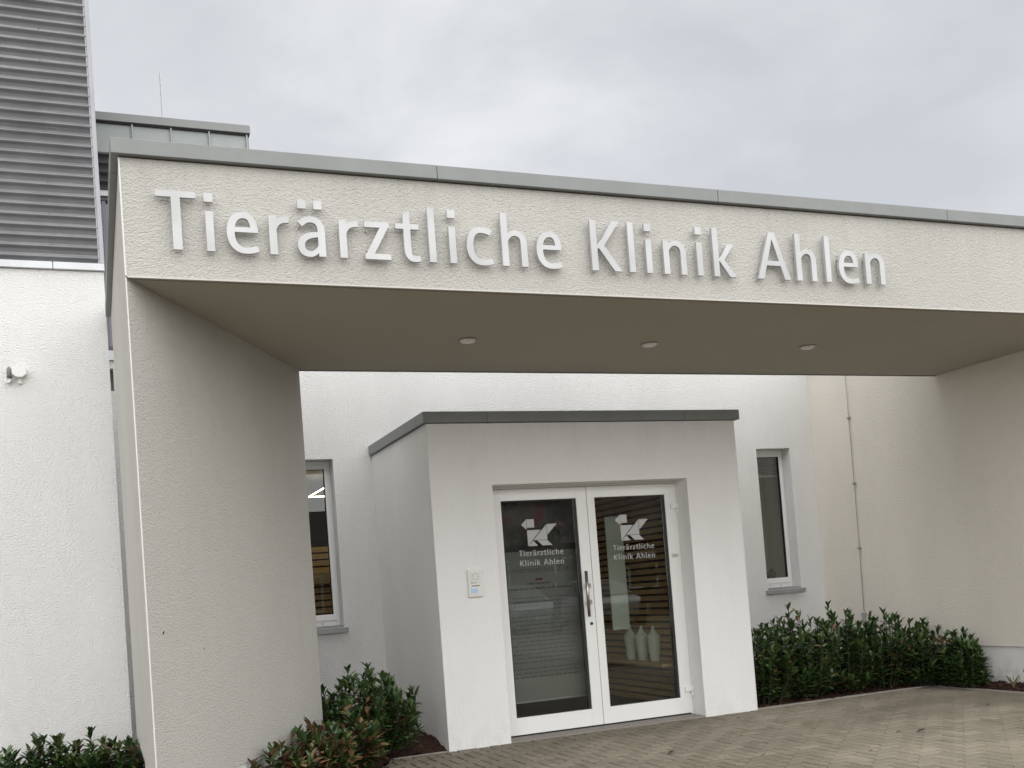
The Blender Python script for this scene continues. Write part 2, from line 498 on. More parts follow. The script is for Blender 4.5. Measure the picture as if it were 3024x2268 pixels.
def glyph_mesh(polys, ox, oz, sx, sz, y0, y1=None):
    """union of the strokes as one outline; y0 front, y1 back (None: a flat film)"""
    vs, fs = [], []
    for p in polys:
        k = len(vs)
        a = sum(p[i][0] * p[(i + 1) % len(p)][1] - p[(i + 1) % len(p)][0] * p[i][1] for i in range(len(p)))
        q = p if a > 0 else p[::-1]
        vs += [Vector((c[0], c[1])) for c in q]; fs.append(list(range(k, k + len(q))))
    ov, oe, of, _, _, off = delaunay_2d_cdt(vs, [], fs, 1, 1e-5, True)
    tris = [f for f, src in zip(of, off) if src]
    b = MB()
    P = lambda i, y: (ox + ov[i].x * sx, y, oz + ov[i].y * sz)
    n = len(ov)
    if y1 is None:
        b.add([P(i, y0) for i in range(n)], [tuple(f) for f in tris])
        return b
    cnt = {}
    for f in tris:
        for i in range(len(f)):
            e = (f[i], f[(i + 1) % len(f)]); cnt[e] = 1
    fs = [tuple(f) for f in tris] + [tuple(i + n for i in f[::-1]) for f in tris]
    for (a, c) in cnt:
        if (c, a) not in cnt: fs.append((c, a, a + n, c + n))
    b.add([P(i, y0) for i in range(n)] + [P(i, y1) for i in range(n)], fs)
    return b
LINE1 = [('T', .436), ('i', .703), ('e', .818), ('r', 1.06), ('a', 1.222), ('r', 1.476), ('z', 1.629), ('t', 1.828), ('l', 2.038), ('i', 2.172), ('c', 2.287), ('h', 2.526), ('e', 2.767)]
LINE2 = [('K', 3.162), ('l', 3.443), ('i', 3.575), ('n', 3.710), ('i', 3.975), ('k', 4.108), ('A', 4.470), ('h', 4.808), ('l', 5.068), ('e', 5.186), ('n', 5.432)]
DOTS = {'i': [(-.003, .287)], 'a': [(.012, .285), (.108, .285)]}

# ------------------------------------------------------------------ ground and paving
MB().add([(-150, -150, -0.05), (150, -150, -0.05), (150, 150, -0.05), (-150, 150, -0.05)], [(0, 1, 2, 3)]).build('ground', M['ground'], kind='structure')

DIAG_P, DIAG_A = (2.13, 8.335), R(30.0)
dn = (math.cos(DIAG_A), -math.sin(DIAG_A))             # to the paved side
PAVE = [((0, -1), -8.556), ((-1, 0), -8.05), ((0, 1), -3.0), ((1, 0), -7.0), (dn, dn[0] * DIAG_P[0] + dn[1] * DIAG_P[1])]
def clip(poly):
    for n, d in PAVE:
        o = []
        for i in range(len(poly)):
            a, b = poly[i], poly[(i + 1) % len(poly)]
            da, db = a[0] * n[0] + a[1] * n[1] - d, b[0] * n[0] + b[1] * n[1] - d
            if da >= 0: o.append(a)
            if (da > 0) != (db > 0):
                t = da / (da - db); o.append((a[0] + t * (b[0] - a[0]), a[1] + t * (b[1] - a[1])))
        poly = o
        if len(poly) < 3: return []
    return poly
pave = MB().prism(clip([(-20, -20), (20, -20), (20, 20), (-20, 20)]), -0.045, -0.014).build('pavement', M['joint'], kind='structure')
def cam_uv(p):
    q = _m @ (Vector(p) - Vector((0, 0, CAM_H)))
    if q.z < 0.1: return None
    return 1512 + FPX * q.x / q.z, PPY + FPX * q.y / q.z, q.z

def brick_mesh(name, poly, org=(0, 0), bz=0.0, ch=0.0055):
    b = MB(); brick_into(b, [(x - org[0], y - org[1]) for x, y in poly], bz, ch)
    me = bpy.data.meshes.new(name); me.from_pydata(b.v, [], b.f); me.materials.append(M['paver']); return me
def brick_into(b, poly, bz=0.0, ch=0.0055):
    n = len(poly)
    a = sum(poly[i][0] * poly[(i + 1) % n][1] - poly[(i + 1) % n][0] * poly[i][1] for i in range(n))
    if a < 0: poly = poly[::-1]
    cx = sum(p[0] for p in poly) / n; cy = sum(p[1] for p in poly) / n
    ins = [(x + (ch * (1 if x < cx else -1)), y + (ch * (1 if y < cy else -1))) for x, y in poly]
    vs = [(x, y, -0.03) for x, y in poly] + [(x, y, bz - ch * 0.8) for x, y in poly] + [(x, y, bz) for x, y in ins]
    fs = [tuple(range(2 * n, 3 * n))]
    for k in (0, 1):
        fs += [(k * n + i, k * n + (i + 1) % n, (k + 1) * n + (i + 1) % n, (k + 1) * n + i) for i in range(n)]
    b.add(vs, fs)
G = 0.0062
bricks = []
ox, oy = -0.01, 0.06
for i in range(-72, 84):
    for j in range(28, 88):
        k = (i - j) % 4
        x, y = ox + i * 0.1, oy + j * 0.1
        if k == 0: rct = (x, x + .2, y, y + .1)
        elif k == 3: rct = (x, x + .1, y, y + .2)
        else: continue
        full = [(rct[0] + G, rct[2] + G), (rct[1] - G, rct[2] + G), (rct[1] - G, rct[3] - G), (rct[0] + G, rct[3] - G)]
        p = clip(full)
        if len(p) < 3: continue
        if max(q[0] for q in p) - min(q[0] for q in p) < .02 or max(q[1] for q in p) - min(q[1] for q in p) < .02: continue
        c = ((rct[0] + rct[1]) / 2, (rct[2] + rct[3]) / 2)
        uv = cam_uv((c[0], c[1], 0))
        vis = uv is not None and -10 < uv[0] < 3034 and -10 < uv[1] < 2275 and c[1] < 8.5
        bricks.append((vis, uv[2] if uv else 99, p, c, k, len(p) == 4 and all(abs(a[0] - b_[0]) + abs(a[1] - b_[1]) < 1e-6 for a, b_ in zip(p, full))))
near = sorted([b for b in bricks if b[0] and b[5]], key=lambda b: b[1])[:300]
nid = {id(b) for b in near}
mH = brick_mesh('paver', [(-.1 + G, -.05 + G), (.1 - G, -.05 + G), (.1 - G, .05 - G), (-.1 + G, .05 - G)])
for b in near:
    o = bpy.data.objects.new('paver', mH); C.objects.link(o); o.parent = pave
    o.location = (b[3][0], b[3][1], rnd.uniform(-.002, .0015))
    o.rotation_euler = (rnd.uniform(-.004, .004), rnd.uniform(-.004, .004), (0 if b[4] == 0 else math.pi / 2) + (math.pi if rnd.random() < .5 else 0))
rest = MB()
for b in bricks:
    if id(b) not in nid: brick_into(rest, b[2], rnd.uniform(-.002, .0015))
rest.build('paver_field', M['paver'], pave, kind='stuff')

# edging stones along the beds, each about a metre long
edging = MB().box(5.889, 8.10, 8.562, 8.60, -0.1, -0.012).build('bed_edging', M['kerb'], kind='structure')
x = 5.889
while x < 8.09:
    x2 = min(x + 0.72, 8.105)
    MB().box(x, x2 - .003, 8.56, 8.61, -0.08, 0.012).build('edging_stone', M['kerb'], edging, bevel=.004); x = x2
y = 8.553
while y > 4.5:
    MB().box(8.055, 8.105, y - .717, y - .001, -0.08, 0.010).build('edging_stone', M['kerb'], edging, bevel=.004); y -= .72
MB().box(2.2, 2.729, 8.562, 8.60, -0.08, 0.004).build('edging_stone', M['kerb'], edging, bevel=.004)
MB().prism([(3.31, 8.562), (5.298, 8.562), (5.298, 8.90), (3.31, 8.90)], -0.05, 0.012).build('threshold', M['concrete'], kind='structure')

# planting beds: lumpy bark mulch
def bed(name, inside, x0, x1, y0, y1, hgt, base=0.0, st=0.05, chips=0):
    b = MB(); nx = int((x1 - x0) / st); ny = int((y1 - y0) / st); idx = {}
    r2 = random.Random(len(name))
    for i in range(nx + 1):
        for j in range(ny + 1):
            X, Y = x0 + i * st, y0 + j * st
            if inside(X, Y):
                idx[i, j] = len(b.v)
                b.v.append((X + r2.uniform(-.012, .012), Y + r2.uniform(-.012, .012), base + hgt(X, Y) + r2.uniform(-.012, .014)))
    for (i, j) in list(idx):
        q = [(i, j), (i + 1, j), (i + 1, j + 1), (i, j + 1)]
        if all(k in idx for k in q): b.f.append(tuple(idx[k] for k in q)); b.mi.append(0)
    o = b.build(name, M['mulch'], smooth=True, kind='structure')
    if chips:
        cb = MB(); vl = list(b.v)
        for _ in range(chips):
            p = r2.choice(vl); p = (p[0] + r2.uniform(-.03, .03), p[1] + r2.uniform(-.03, .03), p[2] + r2.uniform(0, .012))
            l, wd = r2.uniform(.01, .035), r2.uniform(.005, .012)
            a, t = r2.uniform(0, 6.28), r2.uniform(-.5, .5)
            d = Vector((math.cos(a), math.sin(a), t)).normalized() * l; s_ = Vector((-math.sin(a), math.cos(a), r2.uniform(-.6, .6))).normalized() * wd
            P = Vector(p); up = Vector((0, 0, .005))
            cb.add([P - d - s_, P + d - s_ * .6, P + d + s_ * .7, P - d + s_, P + up - d * .8, P + up + d * .7], [(0, 1, 2, 3), (0, 1, 5, 4), (2, 3, 4, 5), (1, 2, 5), (3, 0, 4)])
        cb.build('bark_chips', M['chip'], o, kind='stuff')
    return o
def in_right(X, Y): return 5.88 <= X <= 8.36 and (8.60 <= Y <= 10.48 or (X >= 8.1 and 4.5 <= Y <= 8.65))
bed('planting_bed', in_right, 5.88, 8.38, 4.5, 10.5, lambda X, Y: -.005 + .05 * min(1, max(0, min(Y - 8.6, 1))) if X < 8.1 else .0 + .05 * min(1, (X - 8.1) * 5), chips=2600)
def dside(X, Y): return X * dn[0] + Y * dn[1] - (dn[0] * DIAG_P[0] + dn[1] * DIAG_P[1])
def in_left(X, Y):
    if Y > 8.56: return .2 <= X <= 2.76 and Y <= 10.48
    return dside(X, Y) < 0 and X > -3.5 and Y > 5.0
def h_left(X, Y):
    e = max(0, min(1, -dside(X, Y) * 4)) if Y < 8.56 else max(0, min(1, (Y - 8.56) * 2.5 + max(0, (2.7 - X) * .3)))
    return -.012 + .10 * e
bed('planting_bed', in_left, -3.5, 2.8, 5.0, 10.5, h_left, chips=2600)

# ------------------------------------------------------------------ left building with corrugated cladding
LBX, LBY = 0.226, 9.5
lb = thing('left_building', (-4, 9.5, 0), 'white rendered building clad above in horizontal grey corrugated metal, at the left edge', 'building')
MB().box(-8, LBX - .004, LBY, 10.43, -.1, 4.352).build('wall', M['white'], lb)
MB().box(-8, LBX - .035, LBY + .05, 10.43, 4.352, 8.4).build('backing', M['gap'], lb)
# zinc ledge above the render
for a, b_ in ((-2.2, -1.19), (-1.187, -.18), (-.177, LBX + .006)):
    MB().box(a, b_ - .002, LBY - .03, LBY + .05, 4.356, 4.418).build('ledge_flashing', M['ledge'], lb, bevel=.004)
MB().box(-8, -2.203, LBY - .03, LBY + .05, 4.356, 4.418).build('ledge_flashing', M['ledge'], lb)
# corrugated sheets: 89 mm pitch, horizontal ribs, sheets lapped
PITCH_C = 0.0893
RIB = ((0, 1.0), (.04, .93), (.09, .40), (.14, .12), (.22, .02), (.44, .0), (.50, .08), (.68, .56), (.715, .46), (.75, .52), (.93, .96), (1.0, 1.0))
def rib(u):
    for (a, p), (b_, q) in zip(RIB[:-1], RIB[1:]):
        if a <= u <= b_: return p + (q - p) * (u - a) / (b_ - a)
    return 1.0
def corr_sheet(x0, x1, z0, z1, yb, amp=.050, n=26, pitch=PITCH_C, ph=0.0):
    b = MB(); k = max(2, int((z1 - z0) / pitch * n))
    prof = []
    for i in range(k + 1):
        z = z0 + (z1 - z0) * i / k
        u = 1.0 - ((z / pitch + ph) % 1.0)
        prof.append((z, yb - amp * rib(u)))
    for z, y in prof: b.v += [(x0, y, z), (x1, y, z)]
    for i in range(k): b.f.append((2 * i, 2 * i + 1, 2 * i + 3, 2 * i + 2)); b.mi.append(0)
    m = len(b.v)
    for z, y in prof: b.v += [(x0, y + .001, z), (x1, y + .001, z)]
    for i in range(k): b.f.append((m + 2 * i + 2, m + 2 * i + 3, m + 2 * i + 1, m + 2 * i)); b.mi.append(0)
    for q in ((0, m), (1, m + 1)):
        for i in range(k): b.f.append((q[0] + 2 * i, q[0] + 2 * i + 2, q[1] + 2 * i + 2, q[1] + 2 * i)); b.mi.append(0)
    return b
for z0, z1, yy in ((4.44, 5.62, LBY + .034), (5.60, 7.0, LBY + .0305), (6.985, 8.38, LBY + .034)):
    sh = corr_sheet(-8, LBX - .03, z0, z1, yy).build('corrugated_sheet', M['corr'], lb, smooth=True)
    for i in range(40):
        zz = 4.575 + i * .2683
        if z0 < zz < z1 - .02:
            for xx in (-.185, -.785, -1.385):
                b = MB(); b.tube([(xx, yy - .012, zz), (xx, yy - .026, zz)], .0085, 8); b.tube([(xx, yy - .026, zz), (xx, yy - .032, zz)], .0055, 6)
                b.build('screw', M['dark_steel'], sh)
MB().box(LBX - .03, LBX + .006, LBY - .022, LBY + .3, 4.42, 8.4).build('corner_trim', M['trim'], lb, bevel=.003)
MB().box(LBX - .042, LBX - .031, LBY - .012, LBY + .03, 4.42, 8.4).build('corner_trim', M['trim'], lb)

# ------------------------------------------------------------------ back building
BY = 10.46
RWIN = (7.488, 7.975, 1.10, 2.815); LWIN = (1.835, 2.322, 1.09, 2.813)
bb = thing('back_building', (4, BY, 0), 'white rendered building behind the porch with two slim windows', 'building')
wall_holes(-6, 8.33, -.1, 3.80, BY, BY + .25, [RWIN, LWIN, (3.15, 5.62, -.1, 2.45), (-.2, .2745, 3.512, 3.726)]).build('wall', M['white'], bb)
MB().box(1.72, 8.6, BY, BY + .25, 3.801, 4.25).build('parapet', M['white'], bb)
MB().box(1.72, 8.63, BY - .03, BY + .4, 4.252, 4.33).build('coping', M['zinc'], bb)
# small window and upper window strip beside the left building
MB().box(-.2, .2745, BY + .10, BY + .14, 3.512, 3.726).build('small_window', mat('grey_pane', (0.42, 0.42, 0.44), .5), bb)
MB().box(-1.5, 1.70, BY - .03, BY + .2, 3.803, 3.893).build('window_sill', M['ledge'], bb)
uw = frame_xz(-.6, 1.69, 3.896, 5.415, BY + .02, BY + .12, .06, .06, .05, .05).build('upper_window', mat('dark_grey_profile', (0.09, 0.085, 0.10), .4), bb)
MB().box(-.54, 1.63, BY + .06, BY + .07, 3.946, 5.365).build('pane', M['glass'], uw)
MB().box(.265, .30, BY + .03, BY + .10, 3.947, 5.364).build('mullion', mat('lilac_grey_profile', (0.23, 0.21, 0.26), .5), uw)
MB().box(-1.5, 1.69, BY + .16, 14, 5.418, 5.455).build('lintel', M['ledge'], bb)
MB().box(-1.5, 1.66, BY + .05, 13.9, 5.457, 6.11).build('upper_storey', M['gap'], bb)
MB().box(-1.5, 1.68, BY + .9, 13.9, 3.81, 5.40).build('upper_room', M['gap'], bb)
corr_sheet(-1.5, 1.67, 5.458, 5.826, BY + .026).build('corrugated_sheet', M['corr'], bb, smooth=True)
MB().box(-1.5, 1.67, BY - .004, BY + .03, 5.40, 5.456).build('drip_flashing', M['ledge'], bb)
sx = [-.50, -.137, .222, .583, .943, 1.305, 1.672]
for a, b_ in zip(sx[:-1], sx[1:]):
    p = MB().box(a + .003, b_ - .003, BY + .001, BY + .03, 5.83, 6.115).build('zinc_panel', M['zinc_light'], bb)
    MB().box(b_ - .008, b_ + .006, BY - .026, BY + .0, 5.83, 6.115).build('standing_seam', M['zinc_light'], p)
MB().box(1.673, 1.690, BY - .004, 13.9, 5.83, 6.11).build('end_trim', M['zinc'], bb)
MB().box(-1.5, 1.705, BY - .045, 14, 6.125, 6.207).build('roof_edge', M['zinc'], bb, bevel=.004)
MB().box(-1.5, 1.70, BY - .02, 14, 6.112, 6.124).build('shadow_gap', M['gap'], bb)

def make_window(par, W, lab, gx0, gx1):
    x0, x1, z0, z1 = W
    fy = BY + .155
    wn = frame_xz(x0 + .002, x1 - .002, z0 + .022, z1 - .002, fy, fy + .07, .042, .042, .07, .045).build('window', M['pvc'], par, bevel=.003)
    if lab: wn['label'] = lab
    frame_xz(x0 + .030, x1 - .030, z0 + .078, z1 - .038, fy - .012, fy + .05, .038, .038, .062, .048).build('sash', M['pvc'], wn, bevel=.003)
    gx0, gx1, gz0, gz1 = x0 + .068, x1 - .068, z0 + .140, z1 - .086
    frame_xz(gx0 - .002, gx1 + .002, gz0 - .002, gz1 + .002, fy - .006, fy + .03, .007, .007, .007, .007).build('gasket', M['dark'], wn)
    MB().box(gx0, gx1, fy + .012, fy + .018, gz0, gz1).build('pane', M['glass'], wn)
    for q in (.32, .62):
        xx = x0 + (x1 - x0) * q
        MB().box(xx - .011, xx + .011, fy - .002, fy + .001, z0 + .045, z0 + .051).build('drain_slot', M['dark'], wn)
    sl_ = MB().box(x0 - .035, x1 + .035, BY - .045, BY - .0005, z0 - .05, z0 - .002)
    sl_.box(x0 + .001, x1 - .001, BY + .0005, fy + .06, z0 + .001, z0 + .020)
    sl_.build('sill', M['sill'], wn, bevel=.002)
    return wn
wr = make_window(bb, RWIN, 'slim window right of the porch with a raised blind', 7.555, 7.91)
wl = make_window(bb, LWIN, 'slim window left of the porch, partly behind the beige pier', 0, 0)
# interior of the hall
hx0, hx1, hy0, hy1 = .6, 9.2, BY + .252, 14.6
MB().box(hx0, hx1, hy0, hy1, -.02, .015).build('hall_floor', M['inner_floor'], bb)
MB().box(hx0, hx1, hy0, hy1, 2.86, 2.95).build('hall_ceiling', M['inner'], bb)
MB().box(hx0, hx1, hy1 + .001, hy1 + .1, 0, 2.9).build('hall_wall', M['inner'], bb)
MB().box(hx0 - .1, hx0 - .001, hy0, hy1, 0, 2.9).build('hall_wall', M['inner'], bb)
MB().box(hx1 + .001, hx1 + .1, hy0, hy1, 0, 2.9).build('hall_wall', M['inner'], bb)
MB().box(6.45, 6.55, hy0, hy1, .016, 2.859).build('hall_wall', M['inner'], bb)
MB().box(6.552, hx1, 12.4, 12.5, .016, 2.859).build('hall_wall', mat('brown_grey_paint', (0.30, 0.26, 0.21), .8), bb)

# ------------------------------------------------------------------ right side wall
rw = thing('side_wall', (8.45, 8.3, 0), 'beige rendered wall running back along the right side of the forecourt', 'wall')
MB().box(8.33, 8.6, 6.1, BY + .25, .42, 3.936).build('wall', M['beige_wall'], rw)
MB().box(8.348, 8.6, 6.1, BY - .001, -.15, .4185).build('plinth', M['plinth'], rw)
MB().box(8.326, 8.36, 6.1, BY - .001, .4155, .4195).build('drip_bead', M['bead'], rw)
MB().box(8.30, 8.7, 8.42, BY - .031, 3.945, 4.035).build('coping', M['zinc'], rw)

lc = thing('lightning_conductor', (8.31, 9.75, 0), 'thin grey lightning conductor wire running down the beige side wall', 'wire')
MB().tube([(8.312, 9.748, 3.93), (8.312, 9.747, 3.0), (8.312, 9.752, 2.2), (8.312, 9.76, 1.5), (8.312, 9.775, .78)], .0042, 8).build('wire', M['sill'], lc, smooth=True)
for zz, yy in ((3.053, 9.746), (2.278, 9.752), (1.518, 9.759)):
    b = MB().box(8.300, 8.329, yy - .014, yy + .014, zz - .012, zz + .012); b.box(8.294, 8.300, yy - .026, yy + .02, zz - .008, zz + .008)
    b.build('clip', M['steel'], lc, bevel=.002)
b = MB().tube([(8.306, 9.782, .76), (8.306, 9.79, -.05)], .016, 12); b.tube([(8.306, 9.781, .725), (8.306, 9.7805, .765)], .021, 12)
b.build('earth_rod', M['sill'], lc, smooth=False)

# ------------------------------------------------------------------ entrance canopy
CX0, CY0, CY1, SOF, TOP = .256, 6.095, 8.385, 3.257, 3.938
INX, INY = 1.636, 8.385
ca = thing('entrance_canopy', (3.5, 7.2, 0), 'beige rendered entrance canopy on a wedge-shaped pier with grey metal roof edge', 'canopy')
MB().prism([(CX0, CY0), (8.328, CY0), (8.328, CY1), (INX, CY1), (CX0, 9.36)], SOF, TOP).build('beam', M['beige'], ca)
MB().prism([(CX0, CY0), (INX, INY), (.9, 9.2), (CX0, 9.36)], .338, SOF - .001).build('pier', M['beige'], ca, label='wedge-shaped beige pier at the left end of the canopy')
MB().prism([(CX0 + .03, CY0 + .06), (INX - .03, INY - .02), (.88, 9.16), (CX0 + .03, 9.3)], -.15, .337).build('plinth', M['plinth'], ca)
ddx, ddy = (INX - CX0), (INY - CY0); dl = math.hypot(ddx, ddy); ux, uy = ddx / dl, ddy / dl; px, py = uy, -ux
A0 = (CX0 + px * .002, CY0 + py * .002); A1 = (INX + px * .002, INY + py * .002)
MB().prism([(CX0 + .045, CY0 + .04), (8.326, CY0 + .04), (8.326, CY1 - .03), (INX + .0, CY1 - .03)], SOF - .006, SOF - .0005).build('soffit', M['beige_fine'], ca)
MB().box(CX0 + .01, 8.326, CY0 - .003, CY0 + .012, SOF - .005, SOF + .004).build('drip_edge', M['bead2'], ca)
MB().box(INX, 8.326, CY1 - .012, CY1 + .003, SOF - .010, SOF + .004).build('drip_edge', M['zinc'], ca)
MB().prism([(CX0 - .002, CY0 - .003), (CX0 + .003, CY0 - .003), (CX0 + .006, CY0 + .005), (CX0 - .003, CY0 + .010)], .338, SOF - .007).build('corner_bead', M['bead'], ca)
MB().prism([(CX0 - .003, CY0 - .003), (CX0 + .006, CY0 - .003), (CX0 + .006, CY0 + .003), (CX0 - .003, CY0 + .010)], SOF + .006, TOP - .002).build('corner_bead', M['bead'], ca)
fj = [.214, 2.13, 4.196, 6.288, 8.70]
for a, b_ in zip(fj[:-1], fj[1:]):
    MB().box(a + .0015, b_ - .0015, CY0 - .04, CY0 + .24, 3.945, 4.033).build('roof_edge', M['zinc'], ca, bevel=.003)
for a, b_ in ((CY0 + .2435, 7.9), (7.903, 9.44)):
    MB().box(.214, .45, a, b_, 3.945, 4.033).build('roof_edge', M['zinc'], ca, bevel=.003)
MB().box(.46, 8.33, CY0 + .245, CY1, TOP + .002, 3.99).build('roof', M['gap'], ca)
MB().box(INX, 8.29, CY1 - .2, CY1 + .035, 3.993, 4.033).build('roof_edge', M['zinc'], ca)
lens = mat('downlight_lens', (0.88, 0.87, 0.84), .2)
ring = mat('downlight_ring', (0.32, 0.31, 0.29), .35, .5)
for cx_, cy_ in ((2.711, 7.294), (4.283, 7.301), (5.833, 7.278)):
    d = MB().lathe(cx_, cy_, [(.078, SOF - .007), (.078, SOF - .013), (.070, SOF - .016), (.062, SOF - .014), (.060, SOF - .007)], 28).build('downlight', ring, ca, smooth=True)
    MB().lathe(cx_, cy_, [(.0605, SOF - .012), (.052, SOF - .024), (.03, SOF - .031), (.0005, SOF - .034)], 28).build('lens', lens, d, smooth=True)

# lettering on the beam
sg = thing('sign_lettering', (3.0, 6.05, 3.408), 'raised satin metal letters reading Tierärztliche Klinik Ahlen across the canopy beam', 'sign')
ZB = 3.408
pin = MB()
for ch, X in LINE1 + LINE2:
    lt = glyph_mesh(GL[ch], X, ZB, 1, 1, 6.042, 6.064).build('letter', M['letter'], sg)
    zs_ = [.06, .18]
    for dz in zs_:
        xx = X + (.022 if ch not in 'TtA' else (.108 if ch == 'T' else .072 if ch == 't' else .03))
        MB().tube([(xx, 6.065, ZB + dz if ch != 'A' else ZB + .05), (xx, 6.094, ZB + dz if ch != 'A' else ZB + .05)], .004, 6).build('pin', M['steel'], lt)
    for dx, dz in DOTS.get(ch, []):
        dd = glyph_mesh(GL['dot'], X + dx, ZB + dz, 1, 1, 6.042, 6.064).build('dot', M['letter'], lt)
        MB().tube([(X + dx + .025, 6.0655, ZB + dz + .026), (X + dx + .025, 6.094, ZB + dz + .026)], .004, 6).build('pin', M['steel'], lt)

# ------------------------------------------------------------------ porch (vestibule) with the double door
VX0, VX1, VY, VT = 2.733, 5.885, 8.552, 2.832
DX0, DX1, DZ = 3.306, 5.302, 2.282
vb = thing('porch', (4.3, 8.55, 0), 'white rendered entrance porch with a flat roof and glazed double door', 'porch')
wall_holes(VX0, VX1, -.1, VT, VY, VY + .30, [(DX0, DX1, -.1, DZ)]).build('front_wall', M['white_fine'], vb)
MB().box(VX0, VX0 + .25, VY + .301, BY - .001, -.1, VT).build('side_wall', M['white_fine'], vb)
MB().box(VX1 - .25, VX1, VY + .301, BY - .001, -.1, VT).build('side_wall', M['white_fine'], vb)
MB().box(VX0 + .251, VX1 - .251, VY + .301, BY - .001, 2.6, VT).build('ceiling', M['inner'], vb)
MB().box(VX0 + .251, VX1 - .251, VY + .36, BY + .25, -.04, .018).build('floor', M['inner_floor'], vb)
for a, b_ in ((2.703, 3.296), (3.298, 5.318), (5.320, 5.937)):
    MB().box(a, b_, VY - .032, VY + .2, 2.838, 2.935).build('roof_edge', M['zinc'], vb, bevel=.003)
MB().box(2.703, 2.9, VY + .2015, BY - .002, 2.838, 2.935).build('roof_edge', M['zinc'], vb, bevel=.003)
MB().box(5.74, 5.937, VY + .2015, BY - .002, 2.838, 2.935).build('roof_edge', M['zinc'], vb, bevel=.003)
MB().box(2.902, 5.738, VY + .201, BY - .002, 2.834, 2.90).build('roof', M['gap'], vb)
MB().box(VX0 - .002, VX0 + .005, VY - .002, VY + .006, 0, VT - .002).build('corner_bead', M['bead'], vb)
MB().box(VX1 - .005, VX1 + .002, VY - .002, VY + .006, 0, VT - .002).build('corner_bead', M['bead'], vb)
DY = 8.77
fr = MB(); fr.box(DX0 + .001, DX0 + .030, DY + .004, DY + .079, .013, DZ - .001); fr.box(DX1 - .020, DX1 - .001, DY + .004, DY + .079, .013, DZ - .001)
fr.box(DX0 + .0305, DX1 - .0205, DY + .004, DY + .079, 2.262, DZ - .001)
fr.build('door_frame', M['door'], vb, bevel=.002)

LX = lambda X, x0: x0 + (X - .436) * .1776
def put_logo(door, x0, nm):
    film = M['film']
    T = [[(3.654, 1.928), (3.706, 1.977), (3.706, 1.881)], [(3.709, 1.977), (3.783, 1.977), (3.783, 1.900), (3.709, 1.900)],
         [(3.708, 1.876), (3.846, 1.876), (3.7082, 1.732)], [(3.711, 1.7295), (3.807, 1.7295), (3.762, 1.7795)],
         [(3.764, 1.782), (3.907, 1.782), (3.907, 1.925)], [(3.911, 1.926), (4.011, 1.926), (3.911, 1.827)],
         [(3.803, 1.778), (3.903, 1.778), (3.954, 1.7295), (3.854, 1.7295)]]
    for p in T:
        b = MB(); b.add([(x + x0, DY + .0205, z) for x, z in p], [tuple(range(len(p)))]); b.build('logo_piece', film, door)
    for line, base, xs, sc2 in ((LINE1, 1.641, 3.612, .1776), (LINE2, 1.550, 3.617, .1795)):
        st = line[0][1]
        for ch, X in line:
            polys = list(GL[ch])
            for dx, dz in DOTS.get(ch, []): polys += [[(a + dx, c + dz) for a, c in GL['dot'][0]]]
            glyph_mesh(polys, xs + x0 + (X - st) * sc2, base, sc2, .152, DY + .0205).build('film_letter', film, door)
M['film'] = mat('frosted_film', (0.43, 0.43, 0.42), .6)

def make_door(x0, x1, gx0, gx1, hinge_side, lab):
    z0, z1, g0, g1 = .027, 2.258, .181, 2.153
    d = frame_xz(x0, x1, z0, z1, DY, DY + .06, gx0 - x0, x1 - gx1, g0 - z0, z1 - g1).build('door', M['door'], vb, bevel=.002, label=lab)
    frame_xz(gx0, gx1, g0, g1, DY + .012, DY + .05, .010, .026, .008, .010).build('gasket', M['dark'], d)
    MB().box(gx1 - .026, gx1 - .014, DY + .026, DY + .049, g0 + .009, g1 - .011).build('spacer_bar', M['sill'], d)
    MB().box(gx0 + .0105, gx1 - .0265, DY + .022, DY + .028, g0 + .0085, g1 - .0105).build('pane', M['glass'], d)
    MB().box(x0 + .002, x1 - .002, DY + .01, DY + .05, .0145, .0265).build('brush_seal', M['dark'], d)
    return d
dl_ = make_door(3.338, 4.3275, 3.461, 4.221, 'L', 'left door leaf with pull handle and text banner behind its glass')
dr_ = make_door(4.3335, 5.280, 4.411, 5.173, 'R', 'right door leaf with slatted wall and vases behind its glass')
put_logo(dl_, 0, 'l'); put_logo(dr_, .968, 'r')
# pull handle, lock, hinges, sticker
h = MB().tube([(4.232, DY - .070, 1.040), (4.232, DY - .070, 1.464)], .0145, 16).build('handle', M['steel'], dl_, smooth=True)
for zz in (1.328, 1.175):
    b = MB().prism([(4.236, DY - .060), (4.247, DY - .070), (4.302, DY - .010), (4.302, DY - .0008), (4.284, DY - .0008)], zz - .020, zz + .020)
    b.build('handle_bracket', M['steel'], dl_, bevel=.002)
b = MB(); b.tube([(4.281, DY - .006, .972), (4.281, DY + .001, .972)], .017, 18); b.build('lock_rosette', M['steel'], dl_)
MB().tube([(4.281, DY - .010, .972), (4.281, DY - .0061, .972)], .011, 14).build('lock_cylinder', M['dark'], dl_)
for zz in (2.037, .257):
    b = MB().box(5.225, 5.2875, DY - .024, DY - .0005, zz - .024, zz + .024); b.box(5.288, 5.301, DY - .034, DY + .003, zz - .022, zz + .022)
    b.box(5.2855, 5.300, DY - .032, DY + .003, zz - .070, zz - .0235)
    b.build('hinge', M['door'], dr_, bevel=.003)
MB().box(DX0 + .012, DX0 + .05, DY - .012, DY + .003, .236, .285).build('hinge', M['door'], dl_, bevel=.003)
st_ = MB().box(5.195, 5.280, DY - .0022, DY - .0006, 1.532, 1.574).build('sticker', M['plastic'], dr_)
ink = mat('grey_print', (0.08, 0.08, 0.08), .7)
for zz, a, b_ in ((1.566, 5.205, 5.266), (1.554, 5.205, 5.278), (1.542, 5.205, 5.256)):
    MB().box(a, b_, DY - .0030, DY - .0024, zz - .0022, zz + .0022).build('print_line', ink, dr_)

